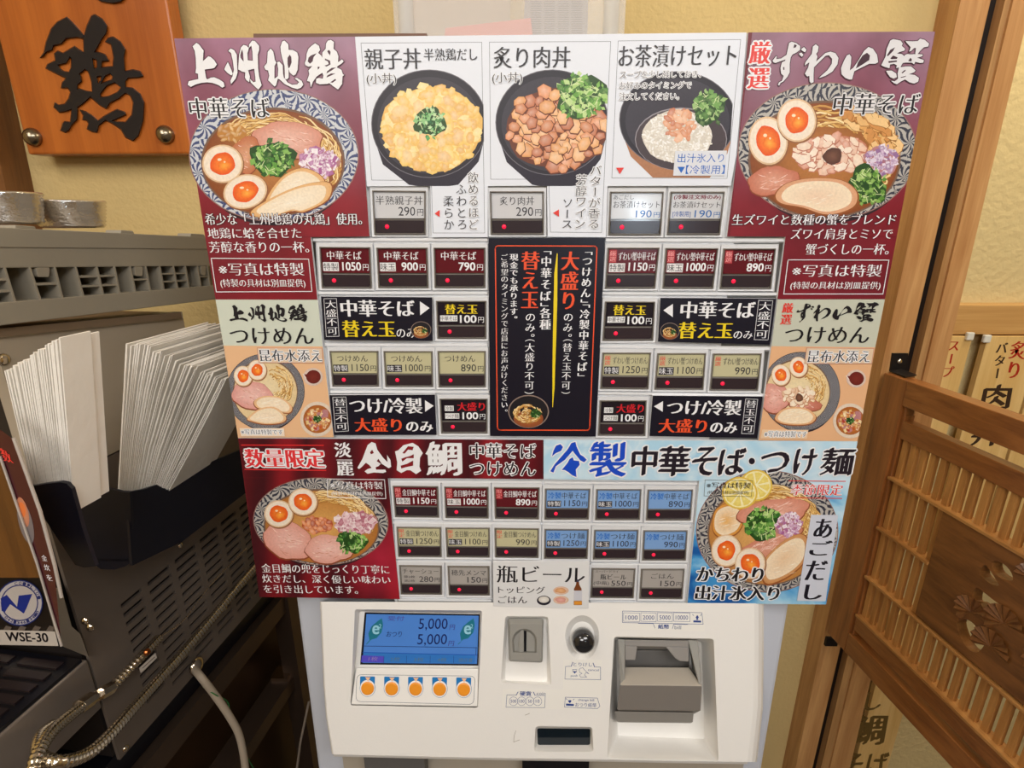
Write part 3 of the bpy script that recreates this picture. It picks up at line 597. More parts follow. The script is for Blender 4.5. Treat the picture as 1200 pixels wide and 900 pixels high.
pris('lower_lip', [(640, 574), (1012, 580), (1008, 626), (650, 622)], [.007, .007, .011, .011], [(650, 570), (1004, 576), (1000, 630), (660, 626)], [.034]*4, mat('lip_grey', K(142, 138, 132), .5), nu)
# stickers with the coin and note markings
SB = K(44, 70, 140)
def sticker(q, name='sticker'):
    mb = MB(); q = D4(q); mb.hexa([FA(*p, -.00025) for p in q], [FA(*p, .0001) for p in q]); return mb.done(name, mat('cream_sticker', K(240, 238, 232), .3), mach), Ink(FA, -.0003, 0, up=-FN)
s, k = sticker([(672, 98), (1062, 100), (1064, 200), (668, 190)]); 
k.line(D4([(678, 104), (1050, 112), (1056, 166), (678, 158)]), .5, SB, True)
for t, x0, x1 in (('1000', 683, 758), ('2000', 764, 836), ('5000', 842, 912), ('10000', 918, 994)): k.line(D4([(x0, 112), (x1, 114), (x1, 154), (x0, 152)]), .4, K(90, 100, 150), True); k.text(t, D4([(x0+9, 124), (x1-9, 125), (x1-9, 145), (x0+9, 144)]), SB, 'g')
k.poly(D4([(1010, 148), (1046, 149), (1047, 158), (1010, 157)]), SB); k.poly(D4([(1020, 136), (1028, 122), (1037, 136), (1032, 136), (1032, 146), (1024, 146), (1024, 136)]), SB); k.line(D4([(1006, 120), (1012, 126)]), .5, SB); k.line(D4([(1048, 120), (1043, 126)]), .5, SB)
k.line(D4([(752, 162), (822, 163), (830, 184)]), .5, SB); k.line(D4([(912, 186), (918, 166), (984, 167)]), .5, SB)
k.text('紙幣', D4([(845, 166), (896, 167), (896, 188), (845, 187)]), SB, 'gb'); k.text('bill', D4([(922, 172), (953, 172), (952, 190), (922, 189)]), K(110, 120, 150), 'g'); k.done('lettering', s)
s, k = sticker([(118, 470), (400, 474), (400, 332), (580, 334), (578, 570), (112, 560)])
k.line(D4([(180, 498), (136, 497), (132, 555), (313, 557), (316, 500), (268, 499)]), .45, SB); k.line(D4([(188, 484), (180, 498)]), .8, SB); k.line(D4([(260, 484), (268, 499)]), .8, SB)
k.text('硬貨', D4([(197, 480), (250, 481), (250, 502), (197, 501)]), SB, 'gb'); k.text('coin', D4([(276, 484), (318, 484), (317, 498), (276, 497)]), K(110, 120, 150), 'g')
for t, cx in (('500', 167), ('100', 205), ('50', 244), ('10', 280)):
    c = D4([(cx, 527)])[0]; k.line([(c[0]+4.9*math.cos(a), c[1]+5.1*math.sin(a)) for a in [2*PI*i/20 for i in range(20)]], .35, SB, True); k.text(t, D4([(cx-len(t)*4.5, 519), (cx+len(t)*4.5, 519), (cx+len(t)*4.5, 534), (cx-len(t)*4.5, 534)]), SB, 'g')
k.line(D4([(438, 363), (411, 364), (408, 423), (575, 426), (575, 367), (545, 366)]), .45, SB); k.line(D4([(444, 345), (438, 363)]), .8, SB); k.line(D4([(540, 348), (547, 366)]), .8, SB)
k.text('とりけし', D4([(448, 345), (536, 347), (535, 364), (448, 362)]), SB, 'th'); k.text('push', D4([(436, 402), (468, 402), (467, 416), (435, 415)]), K(80, 95, 150), 'g'); k.text('cancel', D4([(516, 374), (568, 375), (567, 386), (516, 385)]), K(80, 95, 150), 'g')
k.line(D4([(444, 378), (464, 378), (462, 390), (446, 390)]), .4, SB, True); k.poly(D4([(446, 386), (462, 386), (454, 398)]), SB)
k.line(D4([(474, 380), (480, 372), (492, 370), (500, 380), (520, 398), (506, 392), (500, 404), (510, 414), (482, 414), (476, 404), (488, 396), (478, 392)]), .4, SB, True)
k.line(D4([(410, 508), (560, 512), (572, 550), (560, 562), (406, 554)]), .45, SB, True); k.text('change bill', D4([(470, 515), (545, 517), (544, 530), (470, 528)]), SB, 'g'); k.text('おつり紙幣', D4([(457, 533), (556, 536), (555, 556), (456, 552)]), SB, 'g')
k.poly(D4([(413, 538), (450, 540), (450, 549), (413, 547)]), SB); k.poly(D4([(424, 522), (438, 522), (438, 528), (431, 536), (424, 528)]), SB); k.line(D4([(413, 514), (418, 520)]), .5, SB); k.line(D4([(452, 516), (446, 521)]), .5, SB)
k.done('lettering', s)
ik = Ink(FA, -.0001, 0, up=-FN); ik.line(D4([(178, 665), (170, 690), (168, 718), (196, 708)]), .4, K(130, 118, 104)); ik.line(D4([(222, 592), (242, 584)]), .5, K(150, 140, 126)); ik.done('scratch', mach)
# base below the fascia
z1 = FA(600, 889, .02).z
bb = MB(); yb = FA(600, 889, .02).y
bb.box((Y(402, 893, yb+.03).x, yb+.03, .02), (Y(872, 893, yb+.03).x, .3, z1+.02)); bb.done('base_cabinet', mat('base_beige', K(176, 166, 150), .5), mach)
bb = MB(); p = Y(428, 893, yb+.015); p1 = Y(498, 893, yb+.015); bb.box((p.x, yb+.012, z1-.10), (p1.x, yb+.05, z1+.005)); bb.done('tray_hood', GREYD, mach)
p = Y(612, 893, yb+.015); p1 = Y(690, 893, yb+.015); MB().box((p.x, yb+.012, z1-.10), (p1.x, yb+.05, z1+.004)).done('ticket_outlet', BLACKP, mach)
# ------------------------------------------------------------------ printed menus
def board(name, outl, base_cols, label, cat_='poster', d=0.0, th=.003, m=None, group=None):
    """sheet cut to outline; base_cols: function (x,y)->colour or one colour"""
    pts, tr = tess(outl); n = len(outl); fr = [M(x, y, d) for x, y in outl]; bk = [p+NM*th for p in fr]
    o = mk(name, [M(x, y, d) for x, y in pts], tr, m or PR, None, cols=[base_cols(x, y) if callable(base_cols) else base_cols for x, y in pts], label=label, cat=cat_, group=group)
    mk('edge', fr+bk, [(i, (i+1) % n, n+(i+1) % n, n+i) for i in range(n)]+[tuple(range(2*n-1, n-1, -1))], BOARD, o)
    return o
def fine(outl, cols, m, o, d, lay=1, step=14):
    """finely divided colour wash inside the outline"""
    xs = [p[0] for p in outl]; ys = [p[1] for p in outl]; ink = Ink(M, d, lay); 
    y = min(ys)
    while y < max(ys):
        x = min(xs)
        while x < max(xs):
            q = [(x, y), (x+step, y), (x+step, y+step), (x, y+step)]
            for cl in CONV[id(outl)]:
                c = clip_poly(q, cl)
                if len(c) > 2: ink.raw(c, [tuple(range(len(c)))], [cols(*p) for p in c]); ink.lay -= ink.step
            x += step
        y += step
    ink.lay += 1; return ink.done('printed_ground', o, m)
CONV = {}
def mixc(a, b, t): t = max(0, min(1, t)); return tuple(a[i]*(1-t)+b[i]*t for i in range(4))
# food -----------------------------------------------------------------
EGW, EGE, YK, YKE = K(246, 236, 222), K(226, 192, 150), K(250, 150, 60), K(232, 84, 22)
class Dish:
    def __init__(s, parent, lay, clip=None, d=0.0): s.p = parent; s.lay = lay; s.clip = clip; s.d = d; s.root = None
    def ink(s): k = Ink(M, s.d, s.lay); k.clip = s.clip; k.step = .12; return k
    def end(s, k, name, m=PRF, label=None):
        o = k.done(name, s.root or s.p, m, label); s.lay = k.lay+1
        if o and s.root is None: s.root = o
        return o
    def egg(s, cx, cy, rx, ry, rot=0, yr=.58, yo=(0, 0)):
        k = s.ink(); k.ell(cx+.6, cy+1, rx*1.04, ry*1.04, K(150, 96, 60), rot=rot); k.ell(cx, cy, rx, ry, EGW, EGE, rot); k.ell(cx, cy, rx*.92, ry*.92, EGW, K(243, 226, 204), rot)
        yx, yy = cx+yo[0], cy+yo[1]; k.blob(yx, yy, rx*yr, ry*yr, YK, YKE, rot, .06, seed=int(cx)); k.blob(yx+rx*.08, yy+ry*.1, rx*yr*.55, ry*yr*.5, K(255, 178, 70), K(240, 110, 30), rot, .15, seed=int(cy))
        k.ell(yx-rx*.15, yy-ry*.22, rx*.10, ry*.07, K(255, 226, 190)); k.ell(yx+rx*.1, yy-ry*.1, rx*.05, ry*.05, K(255, 220, 180)); s.end(k, 'printed_egg')
    def pork(s, cx, cy, rx, ry, rot=0, seed=1, c1=K(236, 192, 176), c2=K(214, 146, 124)):
        k = s.ink(); R = random.Random(seed); k.blob(cx, cy+.8, rx*1.03, ry*1.05, K(150, 80, 50), K(140, 70, 42), rot, .1, seed=seed); k.blob(cx, cy, rx, ry, c1, c2, rot, .1, seed=seed); ca, sa = math.cos(rot), math.sin(rot)
        for i in range(int(rx*1.3)):
            t = R.uniform(0, 6.28); r = R.uniform(0, .75); x, y = rx*r*math.cos(t), ry*r*math.sin(t); l = R.uniform(2, 6)*rx/35; X, Y_ = cx+x*ca-y*sa, cy+x*sa+y*ca; a = rot+R.uniform(-.5, .5)
            k.curve([(X-l*math.cos(a), Y_-l*math.sin(a)), (X, Y_+.4), (X+l*math.cos(a), Y_+l*math.sin(a))], [.2, .9, .2], R.choice([K(244, 212, 198), K(226, 168, 150), K(240, 200, 184), K(206, 138, 116)]))
        s.end(k, 'printed_pork_slice')
    def chicken(s, pts, seed=2, c1=K(248, 236, 214), c2=K(228, 176, 112)):
        R = random.Random(seed); sm = smooth(pts, 4); cx = sum(p[0] for p in sm)/len(sm); cy = sum(p[1] for p in sm)/len(sm); k = s.ink()
        k.fan((cx, cy), [(cx+(x-cx)*1.04, cy+(y-cy)*1.05+.8) for x, y in sm], K(140, 80, 40), K(150, 84, 40)); k.fan((cx, cy), sm, c1, c2); k.fan((cx, cy), [(cx+(x-cx)*.86, cy+(y-cy)*.84) for x, y in sm], c1, K(244, 224, 194))
        for i in range(14):
            x, y = cx+R.uniform(-.5, .5)*(max(p[0] for p in sm)-cx), cy+R.uniform(-.6, .6)*(max(p[1] for p in sm)-cy); k.curve([(x-4, y+1), (x, y), (x+4, y-1.2)], [.2, .6, .2], R.choice([K(236, 212, 180), K(252, 244, 228)]))
        s.end(k, 'printed_chicken_slice')
    def herbs(s, cx, cy, rx, ry, n=70, seed=3, pal=None, ln=.32):
        pal = pal or [K(36, 88, 28), K(60, 124, 40), K(92, 152, 56), K(128, 180, 84), K(44, 104, 40), K(170, 204, 120)]
        k = s.ink(); R = random.Random(seed); k.blob(cx, cy, rx*.9, ry*.9, K(34, 70, 26), K(40, 76, 28), 0, .2, seed=seed)
        for i in range(n):
            t = R.uniform(0, 6.28); r = math.sqrt(R.random())*.85; x, y = cx+rx*r*math.cos(t), cy+ry*r*math.sin(t); a = R.uniform(0, 6.28); l = rx*ln*R.uniform(.5, 1.2); w_ = l*R.uniform(.2, .5); c = R.choice(pal); c2 = mixc(c, K(200, 225, 150), R.uniform(0, .35))
            p = [(x, y), (x+l*.4*math.cos(a)-w_*math.sin(a), y+l*.4*math.sin(a)+w_*math.cos(a)), (x+l*math.cos(a), y+l*math.sin(a)), (x+l*.5*math.cos(a)+w_*math.sin(a), y+l*.5*math.sin(a)-w_*math.cos(a))]
            k.fan((x+l*.3*math.cos(a), y+l*.3*math.sin(a)), p, c2, c)
        for i in range(n//8): t = R.uniform(0, 6.28); x, y = cx+rx*.6*math.cos(t), cy+ry*.6*math.sin(t); a = R.uniform(0, 6.28); k.line([(x, y), (x+rx*.25*math.cos(a), y+rx*.25*math.sin(a))], .8, K(214, 226, 170))
        s.end(k, 'printed_herbs')
    def onion(s, cx, cy, rx, ry, n=60, seed=4, pal=None, name='printed_onion'):
        pal = pal or [K(240, 228, 236), K(206, 160, 196), K(170, 96, 150), K(232, 206, 222), K(186, 122, 168), K(250, 244, 246)]
        k = s.ink(); R = random.Random(seed); k.blob(cx, cy, rx*.9, ry*.9, K(170, 110, 130), K(186, 130, 130), 0, .2, seed=seed)
        for i in range(n):
            t = R.uniform(0, 6.28); r = math.sqrt(R.random())*.92; x, y = cx+rx*r*math.cos(t), cy+ry*r*math.sin(t); a = R.uniform(0, 3.14); l = R.uniform(.07, .17)*rx+.6; w_ = l*R.uniform(.4, .8); ca, sa = math.cos(a), math.sin(a)
            k.fan((x, y), [(x+u*l*ca-v*w_*sa, y+u*l*sa+v*w_*ca) for u, v in ((-1, -.8), (.8, -1), (1, .7), (-.7, 1))], R.choice(pal), R.choice(pal))
        s.end(k, name)
    def noodles(s, cx, cy, rx, ry, a0, a1, n=60, seed=5, pal=None, r0=.62, r1=.98, w=1.3, wav=.03, name='printed_noodles'):
        pal = pal or [K(232, 196, 128), K(220, 176, 100), K(240, 212, 152), K(204, 152, 80), K(246, 222, 170)]
        k = s.ink(); R = random.Random(seed)
        for i in range(n):
            r = R.uniform(r0, r1); b0 = R.uniform(a0, a1-.2); b1 = min(a1, b0+R.uniform(.25, .9)); ph = R.uniform(0, 6); q = []
            for j in range(8): t = b0+(b1-b0)*j/7; rr = r+wav*math.sin(ph+j*1.1); q.append((cx+rx*rr*math.cos(t), cy+ry*rr*math.sin(t)))
            k.curve(off_poly(q, .3, .5), w*1.1, K(160, 104, 44)); k.curve(q, [w*.5]+[w]*6+[w*.5], R.choice(pal))
        s.end(k, name)
    def bits(s, cx, cy, rx, ry, n, size, pal, seed=6, name='printed_meat', base=None, asp=.75, rim=None):
        k = s.ink(); R = random.Random(seed)
        if base: k.blob(cx, cy, rx, ry, base, base, 0, .05, seed=seed)
        P = []
        for i in range(n): t = i*2.39996; r = math.sqrt((i+.5)/n); P.append((cx+rx*r*math.cos(t)*.95+R.uniform(-1, 1)*size*.3, cy+ry*r*math.sin(t)*.95+R.uniform(-1, 1)*size*.3))
        R.shuffle(P)
        for x, y in P:
            a = R.uniform(0, 3.14); l = size*R.uniform(.7, 1.25); w_ = l*R.uniform(asp*.8, asp*1.2); ca, sa = math.cos(a), math.sin(a); c = R.choice(pal); m_ = R.randint(5, 7); ph = R.random()
            pts = [(x+(l*math.cos(2*PI*(j+ph)/m_))*ca-(w_*math.sin(2*PI*(j+ph)/m_))*sa, y+(l*math.cos(2*PI*(j+ph)/m_))*sa+(w_*math.sin(2*PI*(j+ph)/m_))*ca) for j in range(m_)]
            if rim: k.fan((x+.3, y+.5), [(x+(px-x)*1.12+.3, y+(py-y)*1.12+.6) for px, py in pts], rim, rim)
            k.fan((x-l*.15, y-w_*.2), pts, mixc(c, K(255, 250, 240), .28), c)
        s.end(k, name)
def smooth(pts, k=3):
    out = []; n = len(pts)
    for i in range(n):
        p0, p1, p2, p3 = pts[i-1], pts[i], pts[(i+1) % n], pts[(i+2) % n]
        for j in range(k):
            t = j/k; out.append(tuple(.5*((2*p1[a])+(-p0[a]+p2[a])*t+(2*p0[a]-5*p1[a]+4*p2[a]-p3[a])*t*t+(-p0[a]+3*p1[a]-3*p2[a]+p3[a])*t**3) for a in (0, 1)))
    return out
def bowl(o, lay, c, rx, ry, ci, rix, riy, rim=SW1, clip=None, rot=0, foot=10, broth=(K(196, 132, 70), K(136, 72, 32)), edge=K(150, 112, 104), name='printed_bowl', label=None, d=0.0):
    dsh = Dish(o, lay, clip, d); k = dsh.ink()
    k.ell(c[0]+1, c[1]+foot*.55, rx*.93, ry*1.0, K(44, 32, 42), K(40, 26, 34), rot, 40); k.ell(c[0], c[1], rx*1.012, ry*1.015, K(120, 90, 90), edge, rot, 48); dsh.end(k, name, PRF, label)
    k = dsh.ink(); k.ell(c[0], c[1], rx, ry, WHT, WHT, rot, 48); dsh.end(k, 'printed_rim', rim)
    k = dsh.ink(); k.ell(ci[0], ci[1], rix*1.03, riy*1.035, K(90, 66, 50), K(120, 92, 74), rot, 40); k.ell(ci[0], ci[1]+.5, rix, riy, broth[0], broth[1], rot, 40); dsh.end(k, 'printed_broth')
    return dsh
def darkbowl(o, lay, c, rx, ry, clip, foot, footc=K(40, 34, 48), inner=.93, ic=K(44, 38, 50)):
    dsh = Dish(o, lay, clip); k = dsh.ink(); fx, fy = foot
    k.poly([(c[0]-rx*.97, c[1]+ry*.2), (c[0]-rx*.8, c[1]+ry*.75), (c[0]-rx*.35, fy-1), (c[0]-rx*.2, fy+.5), (c[0]+rx*.35, fy+.5), (c[0]+rx*.5, fy-1), (c[0]+rx*.85, c[1]+ry*.7), (c[0]+rx*.97, c[1]+ry*.2)], footc)
    k.ell(c[0], c[1], rx, ry, K(90, 86, 96), K(108, 104, 112), 0, 48); k.ell(c[0], c[1], rx*.985, ry*.985, ic, K(36, 32, 42), 0, 48); k.ell(c[0], c[1]+ry*.03, rx*inner*.96, ry*inner*.96, K(50, 44, 54), K(58, 54, 64), 0, 40); dsh.end(k, 'printed_bowl')
    return dsh
def small_bowl(o, lay, cx, cy, rx, ry, clip=None, d=0.0):
    ds = Dish(o, lay, clip, d); k = ds.ink(); k.ell(cx, cy, rx, ry, K(60, 56, 60), K(140, 120, 110)); k.ell(cx, cy, rx*.94, ry*.93, K(30, 26, 30)); k.blob(cx, cy+ry*.45, rx*.72, ry*.52, K(176, 104, 56), K(140, 74, 40), 0, .02); ds.end(k, 'printed_bowl')
    ds.noodles(cx-rx*.05, cy+ry*.12, rx*.72, ry*.6, 0, 6.2, int(50+3*rx), 9, r0=.05, r1=.95, w=max(.6, rx*.05)); ds.herbs(cx+rx*.35, cy+ry*.12, rx*.27, ry*.32, 16, 4)
    return ds

# A: left maroon menu ---------------------------------------------------
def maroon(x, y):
    t = (y-40)/310; c = mixc(K(172, 138, 160), K(122, 28, 40), min(1, t*1.6)); s_ = .5+.5*math.sin(x*.028+y*.012); c = mixc(c, mixc(K(150, 84, 112), K(152, 22, 34), t*1.5), s_*.55)  # pale purple towards the top is glare haze painted into the colour
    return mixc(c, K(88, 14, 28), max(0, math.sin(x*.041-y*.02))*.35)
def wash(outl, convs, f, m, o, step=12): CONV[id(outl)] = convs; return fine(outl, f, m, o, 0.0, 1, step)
A_ = [(204, 45), (416, 43), (425, 160), (433, 277), (364, 278), (372, 351), (252.6, 351), (228, 198)]
pa = board('menu_poster', A_, K(110, 24, 36), 'maroon menu poster with large swirl bowl of chicken ramen and two eggs')
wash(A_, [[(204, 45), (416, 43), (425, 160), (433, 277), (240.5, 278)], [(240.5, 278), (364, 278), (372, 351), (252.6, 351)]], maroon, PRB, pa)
ds = bowl(pa, 6, (321, 182), 98.5, 77, (320, 190), 82, 62)
ds.noodles(320, 190, 80, 60, -2.6, .5, 150, 11, w=1.6)
ds.pork(338, 164, 42, 21, .15, 5); ds.bits(272, 155, 17, 11, 16, 5, [K(206, 156, 84), K(224, 180, 110), K(190, 134, 66)], 8, 'printed_bamboo', K(190, 130, 60), .4)
ds.pork(288, 182, 18, 22, .5, 15, K(222, 168, 130), K(190, 110, 70))
ds.egg(261, 192, 24, 22.5, .1, .6); ds.egg(287.5, 224.5, 26, 20, -.25, .6)
ds.herbs(320, 186, 27, 24, 110, 3); ds.onion(373, 190, 24, 19, 120, 4)
ds.chicken([(312, 234), (330, 208), (354, 197), (376, 206), (380, 222), (350, 236), (320, 242)], 2); ds.chicken([(296, 246), (330, 226), (362, 215), (387, 215), (384, 234), (357, 248), (342, 247), (318, 255), (300, 254)], 7)
lt = Ink(M, 0, 210)
SHD = K(70, 30, 48)
def calli(k, parts, col, out=None, ow=1.6):
    if out:
        for outr, holes in parts:
            for dx, dy in circ(ow, 10): k.poly(off_poly(outr, dx, dy), out)
    for outr, holes in parts: k.poly(outr, col, holes)
q12 = lambda a: Q(210, 40, 12, a); q11 = lambda a: Q(305, 40, 11.43, a)
ue = [(q12([(195, 175), (250, 125), (285, 150), (350, 235), (345, 290), (340, 385), (415, 315), (450, 325), (500, 370), (535, 430), (500, 480), (450, 490), (365, 500), (385, 620), (400, 640), (450, 615), (500, 610), (570, 640), (630, 680), (645, 740), (610, 755), (560, 720), (480, 690), (400, 680), (310, 690), (230, 715), (170, 745), (125, 715), (140, 665), (200, 650), (275, 635), (270, 560), (235, 550), (245, 480), (240, 350), (225, 240)]), [])]
shu = [(q12([(690, 395), (730, 480), (760, 560), (740, 585), (680, 545), (640, 500), (655, 460)]), []), (q12([(695, 240), (730, 205), (780, 230), (815, 290), (820, 400), (825, 550), (800, 630), (735, 705), (725, 660), (745, 615), (755, 600), (775, 500), (760, 380), (735, 270)]), []),
       (q12([(990, 150), (1030, 95), (1070, 100), (1130, 170), (1130, 230), (1110, 290), (1115, 480), (1130, 600), (1165, 720), (1120, 785), (1080, 750), (1010, 680), (1000, 630), (1050, 680), (1080, 670), (1075, 600), (1060, 490), (1040, 375), (1035, 250), (1020, 165), (985, 200)]), []), (q12([(965, 370), (1040, 378), (1062, 490), (975, 510)]), []),
       (q12([(875, 190), (910, 155), (950, 165), (985, 200), (975, 240), (965, 270), (970, 365), (975, 510), (1000, 600), (990, 680), (950, 650), (930, 615), (935, 545), (912, 385), (905, 280), (890, 215), (865, 300), (870, 340), (912, 390), (935, 540), (890, 530), (835, 500), (840, 420), (850, 290)]), [])]
ji = [(q11([(55, 440), (95, 390), (105, 240), (145, 195), (180, 240), (200, 350), (220, 385), (195, 430), (195, 600), (240, 565), (245, 470), (230, 380), (260, 370), (305, 420), (310, 530), (325, 600), (335, 590), (330, 430), (300, 330), (280, 240), (275, 170), (300, 100), (330, 90), (380, 140), (385, 215), (440, 215), (500, 250), (515, 310), (505, 480), (480, 540), (450, 560), (400, 520), (385, 470), (385, 590), (360, 610), (335, 600), (370, 650), (430, 680), (500, 675), (525, 645), (465, 595), (500, 590), (560, 630), (580, 680), (550, 720), (500, 740), (420, 715), (330, 670), (265, 610), (240, 600), (215, 690), (195, 705), (110, 620), (125, 560), (110, 490), (75, 480)]), [q11([(370, 320), (400, 280), (420, 310), (425, 380), (400, 450), (380, 460), (370, 400)])])]
dori = [(q11([(600, 390), (620, 340), (625, 270), (650, 200), (690, 160), (740, 125), (790, 160), (805, 215), (780, 255), (820, 290), (835, 320), (835, 250), (880, 200), (885, 130), (910, 90), (950, 80), (990, 110), (985, 200), (1030, 240), (1050, 300), (1045, 380), (1100, 340), (1120, 370), (1090, 400), (1040, 430), (1030, 450), (1090, 480), (1110, 540), (1130, 550), (1105, 570), (1100, 670), (1045, 745), (980, 700), (930, 660), (900, 670), (800, 675), (750, 655), (755, 600), (790, 590), (840, 600), (850, 560), (835, 520), (760, 570), (710, 640), (680, 720), (670, 640), (630, 630), (660, 540), (650, 490), (700, 430), (650, 440), (610, 420)]),
         [q11(h) for h in ([(650, 320), (680, 290), (760, 260), (720, 310), (705, 370), (670, 400), (640, 370)], [(770, 440), (800, 440), (795, 460), (775, 480)], [(900, 230), (925, 215), (945, 240), (940, 290), (915, 260)], [(870, 330), (940, 360), (945, 410), (890, 440), (865, 425), (920, 405), (910, 370), (870, 350)], [(900, 500), (960, 455), (1020, 450), (960, 490), (890, 530)], [(900, 560), (950, 530), (1010, 530), (960, 555), (890, 585)], [(940, 650), (1010, 600), (1020, 620), (970, 655)])])]
JOSHU = ue+shu+ji+dori
calli(lt, JOSHU, WHT, SHD, .9)
def remap(parts, src, dst):
    """carry traced lettering from one rectangle to another"""
    (a, b, c, d) = src; (e, f, g, h) = dst
    fn = lambda l: [(e+(x-a)/(c-a)*(g-e), f+(y-b)/(d-b)*(h-f)) for x, y in l]
    return [(fn(o_), [fn(x) for x in hs]) for o_, hs in parts]
lt.text('中華そば', bx(223, 115, 316, 139), BLK, 'm', WHT, .065)
lt.text('希少な「上州地鶏の丸鶏」使用。', bx(241, 250, 424, 263.5), WHT, 'm', K(60, 14, 24), .05)
lt.text('地鶏に蛤を合せた', bx(244, 267, 353, 279.5), WHT, 'm'); lt.text('芳醇な香りの一杯。', bx(246, 283, 362, 296), WHT, 'm')
lt.line([(248, 302.6), (362, 303.6), (366, 341.4), (254, 342)], .9, WHT, True); lt.text('※写真は特製', bx(257, 308, 356, 323), WHT, 'm'); lt.text('(特製の具材は別皿提供)', bx(259, 327, 358, 337.6), WHT, 'm')
lt.done('lettering', pa)

# B: white board of rice bowls ---------------------------------------------
B_ = [(416, 43), (875, 38), (863, 180), (856.5, 217.5), (712, 218), (710, 278), (642, 277.5), (641, 217.5), (571.6, 218), (571.6, 278), (506, 278), (504.5, 218), (430, 218.4)]
pb = board('menu_board', B_, K(228, 232, 240), 'white menu board with three black bowls of rice above the top buttons')
k = Ink(M, 0, 2)
LNC = K(110, 112, 120)
for l in ([(423, 50.6), (564.5, 49.5), (568, 273), (507.5, 273), (505.5, 211.5), (435.6, 211)], [(573.6, 49.4), (715.6, 48.6), (705, 272.6), (645, 272), (643, 210), (575, 210)], [(724.4, 48), (868, 46.4), (852, 209), (717, 208.6)]): k.line(l, .5, LNC, True)
k.done('frame_lines', pb)
ds = darkbowl(pb, 6, (503, 145), 68, 63.5, [(424, 51), (565.5, 50), (568, 226), (424, 226)], (495, 217.5))
ds.bits(506, 151, 58, 51, 260, 7.5, [K(246, 204, 104), K(250, 216, 132), K(240, 192, 92), K(248, 222, 150), K(244, 200, 110), K(236, 184, 96)], 3, 'printed_egg_topping', K(238, 190, 104), .7)
ds.bits(506, 151, 52, 45, 16, 9, [K(240, 196, 130), K(244, 206, 140)], 5, 'printed_chicken_pieces', None, .7); ds.herbs(504, 143, 19, 20, 80, 8, [K(52, 128, 66), K(84, 164, 92), K(40, 104, 60), K(140, 196, 130), K(190, 220, 170)])
ds = darkbowl(pb, 6, (647, 143.5), 66.5, 62, [(574, 50), (715, 49), (707, 226), (574, 226)], (655, 217.5))
ds.bits(652, 151, 58, 48, 90, 8, [K(224, 156, 92), K(234, 172, 108), K(208, 130, 80), K(238, 184, 128), K(196, 116, 76), K(226, 152, 104)], 4, 'printed_meat', K(110, 56, 34), .8, rim=K(112, 54, 32))
ds.herbs(682, 113, 32, 28, 170, 9, [K(96, 156, 60), K(130, 184, 84), K(70, 130, 48), K(170, 206, 120), K(60, 112, 44), K(196, 220, 150)], .28)
ds = darkbowl(pb, 6, (794, 140.5), 68.5, 57, [(724, 49), (863.5, 47), (853, 208.5), (718, 208)], (790, 214), K(176, 122, 86), .93, K(50, 40, 50))
k = ds.ink(); k.ell(798, 163, 54, 37, K(70, 62, 70), K(150, 144, 150)); k.ell(798, 163.5, 53, 36, K(60, 50, 56), K(72, 60, 64)); ds.end(k, 'printed_soup')
ds.bits(794, 160, 42, 31, 420, 2.3, [K(238, 234, 226), K(226, 220, 208), K(246, 244, 240), K(214, 206, 192)], 6, 'printed_rice', K(222, 214, 200), .5)
ds.herbs(830, 126, 21, 21, 90, 10, [K(70, 120, 50), K(110, 160, 80), K(50, 90, 40), K(156, 190, 120)], .4); ds.bits(797, 146, 18, 19, 26, 6, [K(216, 140, 96), K(228, 164, 122), K(200, 116, 76), K(236, 186, 150)], 7, 'printed_salmon', None, .6)
k = Ink(M, 0, 210); k.poly([(791, 177), (851.6, 176.6), (849, 206), (788.6, 206)], K(222, 224, 230))
k.text('親子丼', bx(428, 57, 493, 81), INK, 'm'); k.text('半熟鶏だし', bx(497, 57, 559, 71), INK, 'm'); k.text('(小丼)', bx(430, 86, 464.4, 100), INK, 'th', WHT, .06)
k.text('炙り肉丼', bx(579, 55, 668, 79.6), INK, 'm'); k.text('(小丼)', bx(577, 85, 612, 99), INK, 'th', WHT, .06)
k.text('お茶漬けセット', bx(725.6, 52.6, 862.4, 78), INK, 'm')
k.text('スープを少し残しておき、', bx(727, 83, 821, 91.4), INK, 'th', WHT, .09); k.text('お好みのタイミングで', bx(726, 96, 810, 104.4), INK, 'th', WHT, .09); k.text('注文してください。', bx(725.6, 108.6, 795.6, 117.4), INK, 'th', WHT, .09)
k.text('出汁氷入り', bx(794, 180, 848, 190.6), BLU, 'g'); k.poly([(793.6, 195.6), (802.4, 195.6), (798, 203)], BLU); k.text('【冷製用】', bx(803.5, 193.6, 849, 204), BLU, 'g')
k.poly([(722, 196.6), (731, 196.6), (726.3, 204)], RED); k.poly([(515.4, 246), (515.4, 254.4), (509.4, 250.3)], RED); k.poly([(655, 245.4), (655, 254), (648, 249.6)], RED)
k.vtext('飲めるほど', bx(549, 201, 561, 270), INK, 'th', WHT); k.vtext('ふわとろ', bx(535, 215, 547, 270), INK, 'th'); k.vtext('柔らか', bx(520, 229, 532, 270), INK, 'th')
k.vtext('バターが香る', bx(690.5, 193, 703.5, 269), INK, 'th', WHT); k.vtext('芳醇ワイン', bx(674.5, 204, 687, 269), INK, 'th', WHT); k.vtext('ソース', bx(658.5, 232, 671, 269), INK, 'th')
k.done('lettering', pb)

